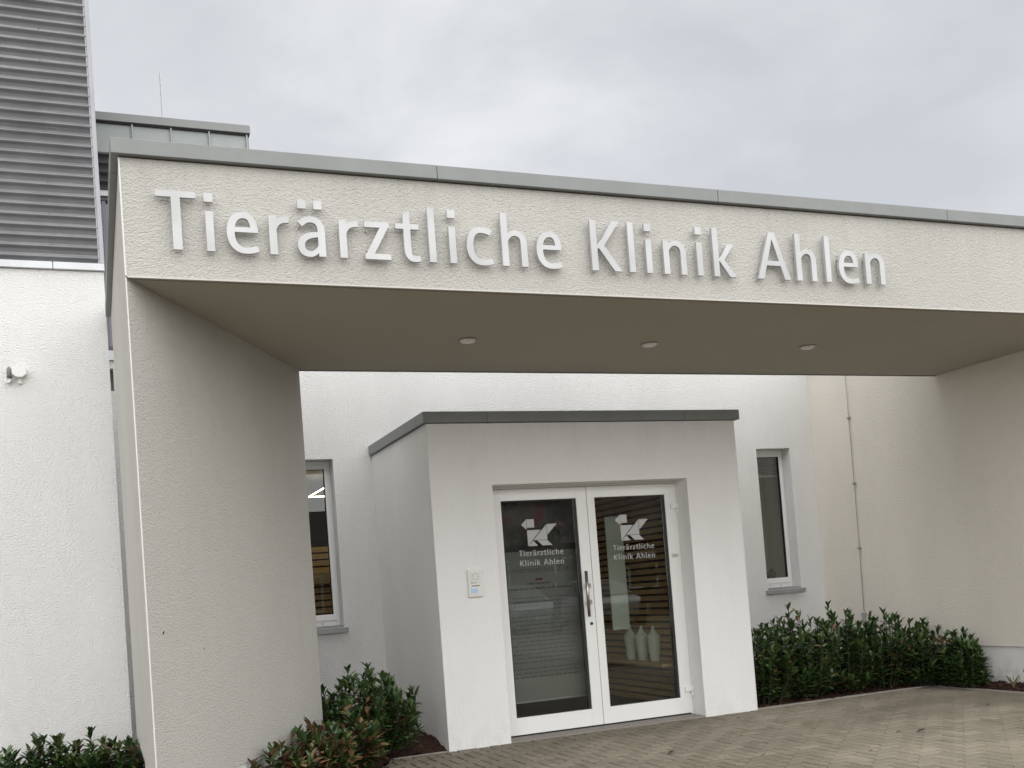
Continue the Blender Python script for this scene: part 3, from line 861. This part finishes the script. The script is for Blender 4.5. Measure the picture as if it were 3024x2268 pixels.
# intercom beside the door
ic = thing('intercom', (3.075, VY, 1.30), 'white door intercom with small blue display on the porch wall', 'intercom')
MB().box(3.008, 3.142, VY - .026, VY - .0005, 1.304, 1.544).build('housing', M['plastic'], ic, bevel=.006)
sp = MB().box(3.026, 3.124, VY - .031, VY - .0265, 1.430, 1.526).build('speaker_panel', mat('speaker_plastic', (0.70, 0.695, 0.67), .5), ic, bevel=.002)
for k in range(9):
    a = k * 2 * math.pi / 9
    MB().tube([(3.075 + .028 * math.cos(a), VY - .0325, 1.48 + .028 * math.sin(a)), (3.075 + .028 * math.cos(a), VY - .0312, 1.48 + .028 * math.sin(a))], .0035, 6).build('speaker_hole', ink, sp)
cp_ = MB().box(3.026, 3.124, VY - .031, VY - .0265, 1.322, 1.421).build('call_panel', mat('call_plastic', (0.74, 0.735, 0.70), .5), ic, bevel=.002)
MB().box(3.030, 3.088, VY - .0335, VY - .0312, 1.338, 1.378).build('display', emis('blue_display', (0.30, 0.42, 0.58), .12), cp_)
MB().box(3.036, 3.108, VY - .0325, VY - .0312, 1.397, 1.404).build('name_plate', mat('dark_red_print', (0.12, 0.05, 0.04), .7), cp_)
MB().box(3.028, 3.085, VY - .0280, VY - .0266, 1.424, 1.427).build('name_strip', ink, ic)

# ------------------------------------------------------------------ inside the porch
def text_mesh(s, size, cx_, y, z, width=None, parent=None, m=None, bold=0.0):
    cu = bpy.data.curves.new('t', 'FONT'); cu.body = s; cu.size = size; cu.align_x = 'CENTER'; cu.offset = bold
    ob = bpy.data.objects.new('t', cu); C.objects.link(ob)
    bpy.context.view_layer.update()
    me = bpy.data.meshes.new_from_object(ob.evaluated_get(bpy.context.evaluated_depsgraph_get()))
    xs_ = [v.co.x for v in me.vertices]
    k = (width / (max(xs_) - min(xs_))) if width else 1.0
    b = MB(); b.add([(cx_ + v.co.x * k, y, z + v.co.y) for v in me.vertices], [tuple(p.vertices) for p in me.polygons])
    bpy.data.objects.remove(ob); bpy.data.curves.remove(cu); bpy.data.meshes.remove(me)
    return b.build('print_line', m, parent)
BNY = 8.97
bn = thing('roll_up_banner', (3.86, BNY, .02), 'tall grey roll-up information banner standing behind the left door leaf', 'banner')
MB().box(3.36, 4.40, BNY, BNY + .003, .30, 1.689).build('sheet', mat('banner_sheet', (0.205, 0.20, 0.19), .8), bn)
def pic():
    m = mat('banner_picture', (0.05, 0.05, 0.05), .8); t = NT(m)
    a = t.noise(t.pos((1, 1, .7)), 3.2, 3, .6, .5)
    t.color(t.ramp(a, [(.38, (0.03, 0.028, 0.03)), (.5, (0.075, 0.07, 0.06)), (.62, (0.13, 0.022, 0.025)), (.75, (0.10, 0.09, 0.08))]))
    return m
MB().box(3.36, 4.40, BNY, BNY + .003, 1.690, 2.28).build('picture', pic(), bn)
b = MB().box(3.33, 4.43, BNY - .06, BNY + .08, .02, .10); b.box(3.36, 4.40, BNY - .006, BNY + .01, .285, .30); b.box(3.86, 3.89, BNY + .01, BNY + .03, .31, 2.28)
b.build('stand', M['sill'], bn)
prt = mat('banner_print', (0.045, 0.045, 0.045), .8); prl = mat('banner_pale_print', (0.12, 0.117, 0.11), .8)
text_mesh('gemeinsames Ziel!', .085, 3.87, BNY - .001, 1.490, .72, bn, prl)
text_mesh('24h', .07, 4.12, BNY - .001, 1.905, .10, bn, mat('pink_print', (0.28, 0.12, 0.12), .8))
text_mesh('Liebe Tierbesitzer,', .032, 3.865, BNY - .001, 1.378, .24, bn, prt, .0006)
text_mesh('wir bitten Sie um Ihre Mithilfe und Ihr Verständnis.', .030, 3.865, BNY - .001, 1.330, .68, bn, prt, .0006)
MB().box(3.83, 3.905, BNY - .0012, BNY - .0002, 1.415, 1.432).build('print_line', mat('dark_red_print2', (0.10, 0.02, 0.02), .8), bn)
r3 = random.Random(3)
zz = 1.255
for ln in range(19):
    if ln in (4, 16): zz -= .022
    half = r3.uniform(.27, .35) if ln not in (18,) else .34
    xx = 3.87 - half; b = MB()
    while xx < 3.87 + half:
        wd = r3.uniform(.02, .075); b.box(xx, min(xx + wd, 3.87 + half), BNY - .0012, BNY - .0002, zz - .0045, zz + .0045); xx += wd + r3.uniform(.008, .02)
    b.build('print_line', prt if ln == 18 else prl, bn); zz -= .0385

SLX = 5.40
sw = thing('slatted_wall', (SLX, 10, 0), 'horizontal oak slats lining the inside wall behind the right door leaf', 'wall panel')
MB().box(SLX + .02, SLX + .05, 8.96, 11.2, .02, 2.55).build('backing', M['slat_back'], sw)
zz = .06
base_slat = None
while zz < 2.5:
    if base_slat is None:
        base_slat = MB().box(SLX, SLX + .0195, 8.97, 11.19, zz, zz + .046).build('slat', M['slat'], sw)
    else:
        copy_to(base_slat, sw, (0, 0, zz - .06))
    zz += .0705
sf = MB().box(5.12, SLX - .001, 8.98, 10.85, .470, .497).build('shelf', M['slat'], loc=(5.25, 9.9, .47), bevel=.003)
tag(sf, 'oak shelf on the slatted wall under the three pale vases', 'shelf')
vm = mat('pale_green_glaze', (0.68, 0.72, 0.62), .25)
for k, (yy, lab) in enumerate(((9.92, 'pale green pointed vase on the oak shelf, farthest left of three'), (9.67, 'pale green pointed vase on the oak shelf, middle of three'), (9.42, 'pale green pointed vase on the oak shelf, farthest right of three'))):
    v = MB().lathe(5.29, yy, [(.002, .499), (.045, .499), (.05, .505), (.058, .58), (.066, .66), (.074, .73), (.076, .752), (.068, .765), (.042, .79), (.025, .815), (.016, .84), (.014, .862), (.010, .862)], 18, sy=1.0)
    v.build('vase', vm, loc=(5.29, yy, .499), smooth=True, label=lab, cat='vase', group='vases on the shelf')
pn = MB().box(4.775, 4.968, 9.30, 9.315, .860, 2.0).build('hanging_panel', mat('pale_panel', (0.40, 0.42, 0.36), .6), loc=(4.87, 9.3, .86), bevel=.002)
tag(pn, 'narrow pale grey-green panel hanging in front of the slats inside the door', 'panel')
cab = thing('wood_cabinet', (4.75, 11.4, 0), 'grey-brown wooden cabinet of stacked boxes deep inside the right door', 'cabinet')
for k in range(5):
    MB().box(5.0, 5.38, 11.25, 11.7, .05 + k * .45, .48 + k * .45).build('box', wood('grey_wood%d' % k, (0.20 - .02 * k, 0.17 - .02 * k, 0.13 - .015 * k)), cab, bevel=.006)

# lit ceiling lamp and slatted counter seen through the left window
lp = thing('ceiling_lamp', (2.75, 11.8, 2.62), 'lit square ring lamp on the ceiling inside the left window', 'lamp')
lm = emis('warm_led', (1.0, 0.86, 0.62), 14.0)
q0, q1 = (2.41, 3.1), (11.3, 12.3)
lb_ = MB(); t_ = .005
lb_.box(q0[0], q0[1], q1[0], q1[0] + t_, 2.619, 2.625); lb_.box(q0[0], q0[1], q1[1] - t_, q1[1], 2.619, 2.625)
lb_.box(q0[0], q0[0] + t_, q1[0] + t_, q1[1] - t_, 2.619, 2.625); lb_.box(q0[1] - t_, q0[1], q1[0] + t_, q1[1] - t_, 2.619, 2.625)
lb_.build('light_strip', lm, lp)
b = MB()
for xx in q0:
    for yy in q1: b.tube([(xx + (.01 if xx == q0[0] else -.01), yy + (.01 if yy == q1[0] else -.01), 2.626), (xx + (.01 if xx == q0[0] else -.01), yy + (.01 if yy == q1[0] else -.01), 2.859)], .004, 6)
b.build('hanger', M['steel'], lp)
ct = thing('slatted_screen', (2.6, 12.45, 0), 'horizontal oak slat screen inside the room behind the left window', 'screen')
MB().box(2.0, 3.3, 12.47, 12.52, .02, 2.03).build('backing', M['slat_back'], ct)
base = None; zz = .08
while zz < 1.98:
    if base is None: base = MB().box(2.0, 3.3, 12.445, 12.4695, zz, zz + .062).build('slat', M['slat'], ct)
    else: copy_to(base, ct, (0, 0, zz - .08))
    zz += .082
MB().box(2.0, 3.3, 12.36, 12.4445, 1.58, 1.72).build('counter_box', wood('light_counter', (0.46, 0.36, 0.2)), ct, bevel=.004)
# blind in the right window
bl = thing('window_blind', (7.73, 10.75, 2.5), 'raised grey slatted blind at the top of the right window', 'blind')
for k in range(10):
    MB().box(7.50, 7.97, 10.722, 10.746, 2.525 + k * .022, 2.529 + k * .022).build('slat', mat('blind_slat', (0.34, 0.36, 0.38), .5) if k == 0 else bpy.data.materials['blind_slat'], bl)
MB().box(7.50, 7.97, 10.72, 10.748, 2.498, 2.515).build('bottom_rail', M['ledge'], bl)
b = MB()
for xx in (7.66, 7.80): b.box(xx, xx + .006, 10.717, 10.7195, 2.5, 2.75)
b.build('cord', ink, bl)
r5 = random.Random(5)
b = MB(); b.lathe(7.86, 10.95, [(.001, 1.10), (.05, 1.10), (.075, 1.16), (.085, 1.22), (.07, 1.28), (.03, 1.31), (.001, 1.315)], 14)
k = len(b.v); b.lathe(7.93, 10.97, [(.001, 1.20), (.035, 1.22), (.05, 1.27), (.045, 1.32), (.02, 1.345), (.001, 1.35)], 12)
b.v = [(x + r5.uniform(-.008, .008), y, z + r5.uniform(-.008, .008)) for x, y, z in b.v]
o = b.build('dark_figurine', mat('dark_ornament', (0.03, 0.025, 0.02), .6), loc=(7.88, 10.95, 1.10), smooth=True)
tag(o, 'small dark rounded ornament on the inner sill of the right window', 'ornament')
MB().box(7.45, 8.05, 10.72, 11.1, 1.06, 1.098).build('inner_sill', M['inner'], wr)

# ------------------------------------------------------------------ fixtures
al = thing('wall_siren', (-.5, LBY, 3.40), 'white octagonal siren box with grey strobe and hook bracket high on the left wall', 'siren')
b = MB(); oc = []
for k in range(8):
    a = R(22.5 + 45 * k); oc.append((-.486 + .060 * math.cos(a) * 1.02, 3.462 + .049 * math.sin(a) * 1.0))
vs_ = [(x, LBY - .06, z) for x, z in oc] + [(x, LBY - .055, z) for x, z in oc] + [(-.486 + (x + .486) * .94, LBY - .068, 3.462 + (z - 3.462) * .94) for x, z in oc] + [(x, LBY - .02, z) for x, z in oc]
fs_ = [tuple(range(16, 24))[::-1]]
for k in range(8):
    n_ = (k + 1) % 8
    fs_ += [(16 + k, 16 + n_, n_, k), (k, n_, 8 + n_, 8 + k), (8 + k, 8 + n_, 24 + n_, 24 + k)]
fs_.append(tuple(range(24, 32)))
b.add(vs_, fs_); b.build('octagon_box', M['plastic'], al)
MB().box(-.50, -.47, LBY - .02, LBY, 3.37, 3.45).build('bracket', M['plastic'], al, bevel=.003)
b = MB().lathe(-.562, LBY - .045, [(.017, 3.425), (.019, 3.43), (.019, 3.465), (.018, 3.485), (.010, 3.503), (.001, 3.508)], 14)
b.build('strobe', mat('grey_lens', (0.17, 0.165, 0.165), .25), al, smooth=True)
MB().lathe(-.560, LBY - .045, [(.001, 3.412), (.021, 3.412), (.021, 3.4255), (.001, 3.4256)], 14).build('strobe_base', mat('dark_base', (0.05, 0.04, 0.045), .5), al)
pts = [(-.560, LBY - .04, 3.412), (-.556, LBY - .04, 3.395), (-.566, LBY - .04, 3.378), (-.582, LBY - .04, 3.376), (-.594, LBY - .04, 3.388), (-.590, LBY - .04, 3.402)]
MB().tube(pts, [.009, .010, .010, .010, .009, .008], 10).build('hook_bracket', M['plastic'], al, smooth=True)
MB().box(-.575, -.545, LBY - .04, LBY - .001, 3.385, 3.405).build('wall_mount', M['plastic'], al, bevel=.003)

rod = MB().tube([(.911, 10.9, 6.15), (.911, 10.9, 6.895)], [.0105, .009], 8); 
o = rod.build('lightning_rod', M['ledge'], loc=(.911, 10.9, 6.15)); tag(o, 'thin upright lightning rod on the roof behind the canopy', 'lightning rod')
for p, lab in (((.342, 6.239, 1.248), 'rusty nail stub in the beige pier, the nearer and larger one'), ((.599, 6.666, 1.125), 'tiny rusty nail in the beige pier, the farther and smaller one')):
    P = Vector(p); nrm = Vector((px, py, 0)); s_ = 1.0 if p[0] < .5 else .6
    b = MB().tube([P - nrm * .004, P + nrm * .006 * s_], .005 * s_, 8); b.tube([P + nrm * .003, P + nrm * .010 * s_ + Vector((.0, 0, .012 * s_))], [.004 * s_, .002 * s_], 6)
    o = b.build('nail', mat('rusty_nail', (0.05, 0.03, 0.02), .7), loc=p); tag(o, lab, 'nail')

# ------------------------------------------------------------------ shrubs
def leaf_geo(b, P, d, up, ln, wd, mi, curl=.25):
    d = d.normalized(); s_ = d.cross(up)
    if s_.length < 1e-3: s_ = d.cross(Vector((1, 0, 0)))
    s_.normalize(); n_ = s_.cross(d).normalized()
    k = len(b.v)
    prof = ((0, .06), (.25, .72), (.55, 1.0), (.82, .66), (1.0, .04))
    for t, w_ in prof:
        c = P + d * (ln * t) - n_ * (curl * ln * t * t)
        b.v += [tuple(c - s_ * (wd * w_) + n_ * (wd * .35 * w_)), tuple(c), tuple(c + s_ * (wd * w_) + n_ * (wd * .35 * w_))]
    for i in range(len(prof) - 1):
        a = k + 3 * i
        b.f += [(a, a + 1, a + 4, a + 3), (a + 1, a + 2, a + 5, a + 4)]; b.mi += [mi, mi]
leaf_me = {}
def leaf_obj(kind):
    if kind not in leaf_me:
        b = MB(); leaf_geo(b, Vector((0, 0, 0)), Vector((1, 0, 0)), Vector((0, 0, 1)), .085, .0165, 0)
        me = bpy.data.meshes.new('leaf'); me.from_pydata(b.v, [], b.f); me.materials.append(M[kind])
        me.polygons.foreach_set('use_smooth', [True] * len(me.polygons)); leaf_me[kind] = me
    return bpy.data.objects.new('leaf', leaf_me[kind])

def shrub(base, rx, ry, h, label, group, seed, stems=42, brown=.05, red=0.0, lean=(0, 0), low=.06, singles=36, xlim=None):
    r = random.Random(seed)
    t = thing('laurel_shrub', base, label, 'shrub', group)
    B = Vector(base); fol = MB(); stm = MB(); cand = []
    for k in range(int(stems * 1.55)):
        a = r.uniform(0, 2 * math.pi); q = math.sqrt(r.random())
        topx, topy = rx * q * math.cos(a), ry * q * math.sin(a)
        hh = h * (1 - .30 * q * q) * (r.uniform(.72, 1.0) if r.random() > .07 else r.uniform(1.02, 1.14))
        if r.random() < .42: hh *= r.uniform(.35, .85)
        foot = B + Vector((topx * .6, topy * .6, 0))
        tip = B + Vector((topx + lean[0] * hh, topy + lean[1] * hh, hh - .06))
        mid = foot.lerp(tip, .5) + Vector((topx * .15, topy * .15, .03 * h))
        pts = [foot.lerp(mid, u / 3) if u < 3 else mid.lerp(tip, (u - 3) / 3) for u in range(7)]
        stm.tube(pts, [.006, .006, .005, .005, .004, .0035, .003], 5, cap=False)
        br = r.random() < brown * 2.2; rd = r.random() < red
        nl = r.randint(22, 30)
        for i in range(nl):
            u = low + (1 - low) * (i / (nl - 1))
            s6 = u * 6; j = min(5, int(s6)); P = pts[j].lerp(pts[j + 1], s6 - j)
            ax = (pts[j + 1] - pts[j]).normalized()
            az = i * 2.4 + r.uniform(-.5, .5)
            side = Vector((math.cos(az), math.sin(az), 0))
            el = r.uniform(.05, .6) + (.75 if u > .9 else .2 * u)
            d = side * math.cos(el) + (ax * .6 + Vector((0, 0, .4))) * math.sin(el) * 1.3
            ln = r.uniform(.07, .115) * (.85 if u > .95 else 1); wd = ln * r.uniform(.155, .215)
            mi = 0
            if rd and r.random() < .7: mi = 2
            if (br and r.random() < .28) or r.random() < brown * .25: mi = 1
            cand.append((P, d, ln, wd, mi, u))
        for i in range(r.randint(2, 4)):            # young upright pair at the tip
            az = r.uniform(0, 6.28); d = Vector((.45 * math.cos(az), .45 * math.sin(az), 1))
            cand.append((tip, d, r.uniform(.06, .10), .014, 2 if rd and r.random() < .6 else 0, 1.0))
    if xlim: cand = [c for c in cand if xlim(c[0] + c[1].normalized() * c[2])]
    order = sorted(range(len(cand)), key=lambda i: (cand[i][4] != 1, -(cand[i][0].z - .6 * cand[i][0].y)))
    single = set(order[:singles])
    for i, (P, d, ln, wd, mi, u) in enumerate(cand):
        up = Vector((r.uniform(-.3, .3), r.uniform(-.3, .3), 1))
        if i in single:
            o = leaf_obj(('leaf', 'leaf_brown', 'leaf_red')[mi]); C.objects.link(o); o.parent = t
            X = d.normalized(); Y = up.cross(X).normalized(); Z = X.cross(Y)
            s_ = ln / .085
            o.matrix_local = Matrix.Translation(P - B) @ Matrix((X, Y, Z)).transposed().to_4x4() @ Matrix.Diagonal((s_, wd / .0165, s_, 1))
        else: leaf_geo(fol, P, d, up, ln, wd, mi, r.uniform(.1, .4))
    stm.build('stems', M['stem'], t, smooth=True)
    fol.build('foliage', [M['leaf'], M['leaf_brown'], M['leaf_red']], t, smooth=True, kind='stuff')
    return t
RH = 'laurel shrubs forming the hedge right of the porch'
shrub((6.20, 8.94, .02), .34, .36, .86, 'dark laurel shrub touching the right corner of the porch', RH, 11, 62, .06, xlim=lambda p: p.x > 5.9 or p.y > 8.62)
shrub((6.72, 8.94, .02), .36, .36, .93, 'tall laurel shrub in the hedge, second from the porch', RH, 12, 64, .07)
shrub((7.26, 8.96, .02), .36, .36, .86, 'laurel shrub in the middle of the hedge below the right window', RH, 13, 62, .05)
shrub((7.76, 8.94, .02), .34, .36, .84, 'laurel shrub at the bend of the hedge before the lightning conductor', RH, 14, 58, .04, xlim=lambda p: p.x < 8.32)
shrub((8.06, 8.62, .02), .24, .36, .74, 'laurel shrub against the beige side wall, second from the hedge end', RH, 15, 46, .05, xlim=lambda p: p.x < 8.32)
shrub((8.12, 8.16, .02), .18, .24, .58, 'small laurel shrub closing the hedge by the beige side wall', RH, 16, 34, .04, xlim=lambda p: p.x < 8.33)
LH = 'laurel shrubs in the bed between pier and porch'
inpier = lambda p: (p.x - CX0) * px + (p.y - CY0) * py > .01 or p.y > 8.45
shrub((2.06, 8.60, .07), .42, .36, .72, 'dense dark green laurel shrub in the corner between pier and porch', LH, 21, 78, .05, xlim=lambda p: p.x < 2.7 and inpier(p))
shrub((1.76, 8.10, .06), .26, .26, .46, 'laurel shrub with brown dry leaves before the dense dark one', LH, 22, 44, .35, .25, xlim=inpier)
shrub((1.42, 7.62, .05), .27, .27, .47, 'low laurel shrub with many reddish-brown leaves beside the pier', LH, 23, 40, .45, .4, xlim=inpier)
shrub((1.10, 7.18, .04), .21, .21, .47, 'smallest sparse reddish shrub at the foot of the pier', LH, 24, 16, .3, .6, xlim=inpier)
PH = 'low laurel shrubs below the left building'
for k, (X, Y, h_, lab) in enumerate(((-.78, 8.95, .42, 'low laurel shrub at the left edge of the picture'), (-.42, 8.9, .47, 'low laurel shrub with light buds, second from the left edge'),
                                     (-.10, 8.92, .43, 'low laurel shrub with upright leaf pair, third from the left edge'), (.13, 8.85, .40, 'low laurel shrub right beside the narrow gap at the pier'))):
    shrub((X, Y, .05), .20, .18, h_, lab, PH, 31 + k, 19, .02, .12, singles=30, xlim=(lambda p: p.x < .245) if k == 3 else None)
# cut-back stub and a red-leaved twig by the side wall
tb = thing('cut_back_shrub', (8.2, 7.62, .03), 'tiny cut-back stub of twigs in the soil by the side wall', 'shrub')
b = MB(); r6 = random.Random(6)
for k in range(13):
    a = r6.uniform(0, 6.28); l_ = r6.uniform(.07, .13)
    b.tube([(8.2, 7.62, .03), (8.2 + .03 * math.cos(a), 7.62 + .03 * math.sin(a), .03 + l_ * .6), (8.2 + .065 * math.cos(a), 7.62 + .065 * math.sin(a), .03 + l_)], [.004, .0035, .002], 5)
b.build('twigs', mat('dry_twig', (0.17, 0.13, 0.07), .8), tb)
tw = thing('young_shrub', (8.22, 7.20, .03), 'young twig with hanging reddish leaves at the right edge', 'shrub')
MB().tube([(8.22, 7.20, .03), (8.22, 7.24, .16), (8.2, 7.33, .25), (8.19, 7.42, .27)], [.004, .003, .003, .002], 6).build('stem', M['stem'], tw)
for k, (yy, zz2, dz, dy) in enumerate(((7.44, .265, -1, .25), (7.40, .27, -.6, .5), (7.36, .262, -.9, -.3), (7.3, .23, .3, -.6), (7.24, .17, .5, .6))):
    o = leaf_obj('leaf_brown'); C.objects.link(o); o.parent = tw
    X = Vector((-.2, dy, dz)).normalized(); Y = Vector((1, 0, .2)).cross(X).normalized(); Z = X.cross(Y)
    o.matrix_local = Matrix.Translation(Vector((8.2, yy, zz2)) - Vector((8.22, 7.20, .03))) @ Matrix((X, Y, Z)).transposed().to_4x4()

# ------------------------------------------------------------------ litter on the paving
r8 = random.Random(8)
lit = [(5.839, 6.397, .075, 'largest dark fallen leaf lying on the paving right of centre'), (3.98, 7.004, .06, 'dark fallen leaf on the paving in front of the door'),
       (6.322, 7.837, .03, 'left one of two dark crumbs on the paving before the hedge'), (6.358, 7.706, .035, 'right one of two dark crumbs on the paving before the hedge'),
       (5.391, 8.183, .045, 'small dark leaf on the paving at the right porch corner'), (7.25, 7.055, .04, 'small dark leaf on the pale paving near the side wall'),
       (5.04, 6.002, .03, 'dark crumb on the paving at the lower middle'), (4.407, 6.424, .05, 'dark curled leaf on the paving at the bottom edge'),
       (7.006, 8.192, .05, 'dark leaf on the paving beside the hedge edging'), (5.727, 6.489, .045, 'thin dark leaf left of the largest fallen leaf')]
for X, Y, l_, lab in lit:
    b = MB(); a = r8.uniform(-.6, .6)
    leaf_geo(b, Vector((X, Y, .006)), Vector((math.cos(a), math.sin(a), .10)), Vector((r8.uniform(-.4, .4), r8.uniform(-.4, .4), 1)), l_, l_ * .26, 0, -.2)
    o = b.build('fallen_leaf', M['litter'] if 'litter' in M else M.setdefault('litter', mat('rotten_leaf', (0.045, 0.032, 0.022), .7)), loc=(X, Y, .002), smooth=True)
    tag(o, lab, 'leaf', 'dark leaves and crumbs lying on the paving')

# ------------------------------------------------------------------ across the street, behind the viewer: what the panes mirror
def car(base, rz, label, paint):
    t = thing('parked_car', base, label, 'car', 'cars parked opposite the entrance')
    t.rotation_euler = (0, 0, rz)
    B = Vector(base); m = mat('car_paint', paint, .25); gm = mat('car_glass', (0.02, 0.022, 0.025), .08); tm = mat('tyre', (0.02, 0.02, 0.02), .8)
    # stations along Y (front = +): half width low, half width top, z bottom, z top
    def loft(st, close=True):
        b = MB()
        for y_, wl_, wt, z0, z1 in st:
            zm = z0 + (z1 - z0) * .6
            b.v += [(B.x - wl_, B.y + y_, B.z + z0), (B.x - wl_ * 1.02, B.y + y_, B.z + zm), (B.x - wt, B.y + y_, B.z + z1), (B.x + wt, B.y + y_, B.z + z1), (B.x + wl_ * 1.02, B.y + y_, B.z + zm), (B.x + wl_, B.y + y_, B.z + z0)]
        n_ = len(st)
        for i in range(n_ - 1):
            for j in range(6): b.f.append((6 * i + j, 6 * i + (j + 1) % 6, 6 * i + 6 + (j + 1) % 6, 6 * i + 6 + j)); b.mi.append(0)
        b.f += [tuple(range(6)), tuple(range(6 * n_ - 6, 6 * n_))[::-1]]; b.mi += [0, 0]
        return b
    loft([(2.05, .70, .62, .38, .62), (1.95, .82, .74, .25, .74), (1.2, .87, .80, .22, .90), (.7, .87, .82, .22, .97), (-1.4, .87, .82, .22, .98), (-1.95, .84, .78, .25, .95), (-2.05, .78, .72, .40, .85)]).build('body', m, t, smooth=False, bevel=.03)
    loft([(.95, .76, .70, .95, .99), (.25, .76, .60, .96, 1.42), (-.9, .76, .60, .96, 1.47), (-1.75, .75, .66, .95, 1.10), (-1.85, .74, .70, .93, .99)]).build('windows', gm, t)
    loft([(.22, .62, .58, 1.405, 1.455), (-.9, .62, .58, 1.455, 1.50), (-1.2, .62, .6, 1.34, 1.43)]).build('roof', m, t)
    for x_ in (-.80, .80):
        for y_ in (1.3, -1.3):
            wv = MB().tube([(B.x + x_ - .1, B.y + y_, B.z + .31), (B.x + x_ + .1, B.y + y_, B.z + .31)], .31, 20).build('wheel', tm, t)
            MB().tube([(B.x + x_ - .105, B.y + y_, B.z + .31), (B.x + x_ + .105, B.y + y_, B.z + .31)], .19, 14).build('rim', M['steel'], wv)
    for x_ in (-.6, .6): MB().box(B.x + x_ - .14, B.x + x_ + .14, B.y + 1.96, B.y + 2.045, B.z + .60, B.z + .72).build('headlight', M['ledge'], t, bevel=.01)
    MB().box(B.x - .25, B.x + .25, B.y + 2.04, B.y + 2.065, B.z + .42, B.z + .52).build('number_plate', M['plastic'], t)
car((12.4, -13.2, -.05), 0, 'grey hatchback mirrored faintly in the left door glass', (0.30, 0.31, 0.33))
car((15.6, -13.6, -.05), .04, 'pale silver hatchback mirrored faintly in the right door glass', (0.42, 0.43, 0.44))

def bare_tree(base, h, label, seed, tf=.36):
    r = random.Random(seed)
    t = thing('bare_tree', base, label, 'tree', 'bare trees opposite the entrance')
    tr = MB(); br = MB()
    def grow(p, d, ln, rad, lev):
        pts = [p]; rs = [rad]; q = p.copy(); dd = d.copy()
        n_ = 4 if lev < 3 else 3
        for i in range(n_):
            dd = (dd + Vector((r.uniform(-.22, .22), r.uniform(-.22, .22), r.uniform(-.05, .16)))).normalized()
            q = q + dd * (ln / n_); pts.append(q.copy()); rs.append(rad * (1 - .45 * (i + 1) / n_))
        (tr if lev == 0 else br).tube(pts, rs, 8 if lev == 0 else (5 if lev < 3 else 3), cap=False)
        if lev >= 5: return
        k = (5, 4, 4, 3, 3)[lev]
        for i in range(k):
            u = r.uniform(.45, 1.0); s6 = u * n_; j = min(n_ - 1, int(s6)); P = pts[j].lerp(pts[j + 1], s6 - j)
            a = r.uniform(0, 6.28); sp_ = r.uniform(.45, .95)
            nd = (dd * math.cos(sp_) + Vector((math.cos(a), math.sin(a), r.uniform(-.1, .4))) * math.sin(sp_)).normalized()
            grow(P, nd, ln * r.uniform(.55, .78), max(rs[j] * .55, .008), lev + 1)
    grow(Vector(base), Vector((0, 0, 1)), h * tf, h * .022, 0)
    tr.build('trunk', M['bark'], t, smooth=True)
    br.build('crown', M['bark'], t, smooth=True)
for k, (X, Y, h_, lab) in enumerate(((5.3, -5.5, 6.0, 'bare tree mirrored in the left window beside the pier'), (9.6, -9.5, 6.5, 'bare tree mirrored at the left side of the left door leaf'),
                                     (12.3, -10.0, 7, 'bare tree mirrored between the two door leaves'), (15.4, -10.5, 6.5, 'bare tree mirrored at the right side of the right door leaf'))):
    bare_tree((X, Y, -.05), h_, lab, 50 + k, .22 if k == 0 else .30)
ho = thing('added_brick_house', (22, -19, 0), 'long dark brick house added out of view to darken what the glass mirrors', 'house')  # unseen house, added so the panes mirror a dark mass instead of sky
brickm = mat('dark_brick', (0.11, 0.06, 0.045), .9); t_ = NT(brickm)
bt = t_.n('ShaderNodeTexBrick'); bt.inputs['Scale'].default_value = 4.0
bt.inputs['Color1'].default_value = (0.12, 0.06, 0.045, 1); bt.inputs['Color2'].default_value = (0.085, 0.045, 0.035, 1); bt.inputs['Mortar'].default_value = (0.16, 0.15, 0.14, 1)
gg = t_.n('ShaderNodeNewGeometry'); sx_ = t_.n('ShaderNodeSeparateXYZ'); cx2 = t_.n('ShaderNodeCombineXYZ')
t_.l(gg.outputs['Position'], sx_.inputs[0]); t_.l(sx_.outputs['X'], cx2.inputs['X']); t_.l(sx_.outputs['Z'], cx2.inputs['Y']); t_.l(cx2.outputs[0], bt.inputs['Vector']); t_.color(bt.outputs['Color'])
MB().box(3, 34, -26, -18, -.05, 2.9).build('wall', brickm, ho)
MB().add([(2.6, -26.5, 2.9), (34.4, -26.5, 2.9), (34.4, -17.5, 2.9), (2.6, -17.5, 2.9), (2.6, -22, 5.2), (34.4, -22, 5.2)], [(3, 2, 5, 4), (1, 0, 4, 5), (0, 3, 4), (2, 1, 5), (0, 1, 2, 3)]).build('roof', mat('dark_roof_tiles', (0.06, 0.045, 0.04), .8), ho)
for k in range(10):
    x_ = 3.6 + k * 3.1
    wn = MB(); wn.v, wn.f = frame_xz(x_, x_ + 1.3, 1.0, 2.4, -18.04, -17.97, .08, .08, .08, .08).v, frame_xz(x_, x_ + 1.3, 1.0, 2.4, -18.04, -17.97, .08, .08, .08, .08).f
    wn = wn.build('window', M['pvc'], ho)
    MB().box(x_ + .08, x_ + 1.22, -18.03, -17.99, 1.08, 2.32).build('pane', bpy.data.materials['car_glass'], wn)
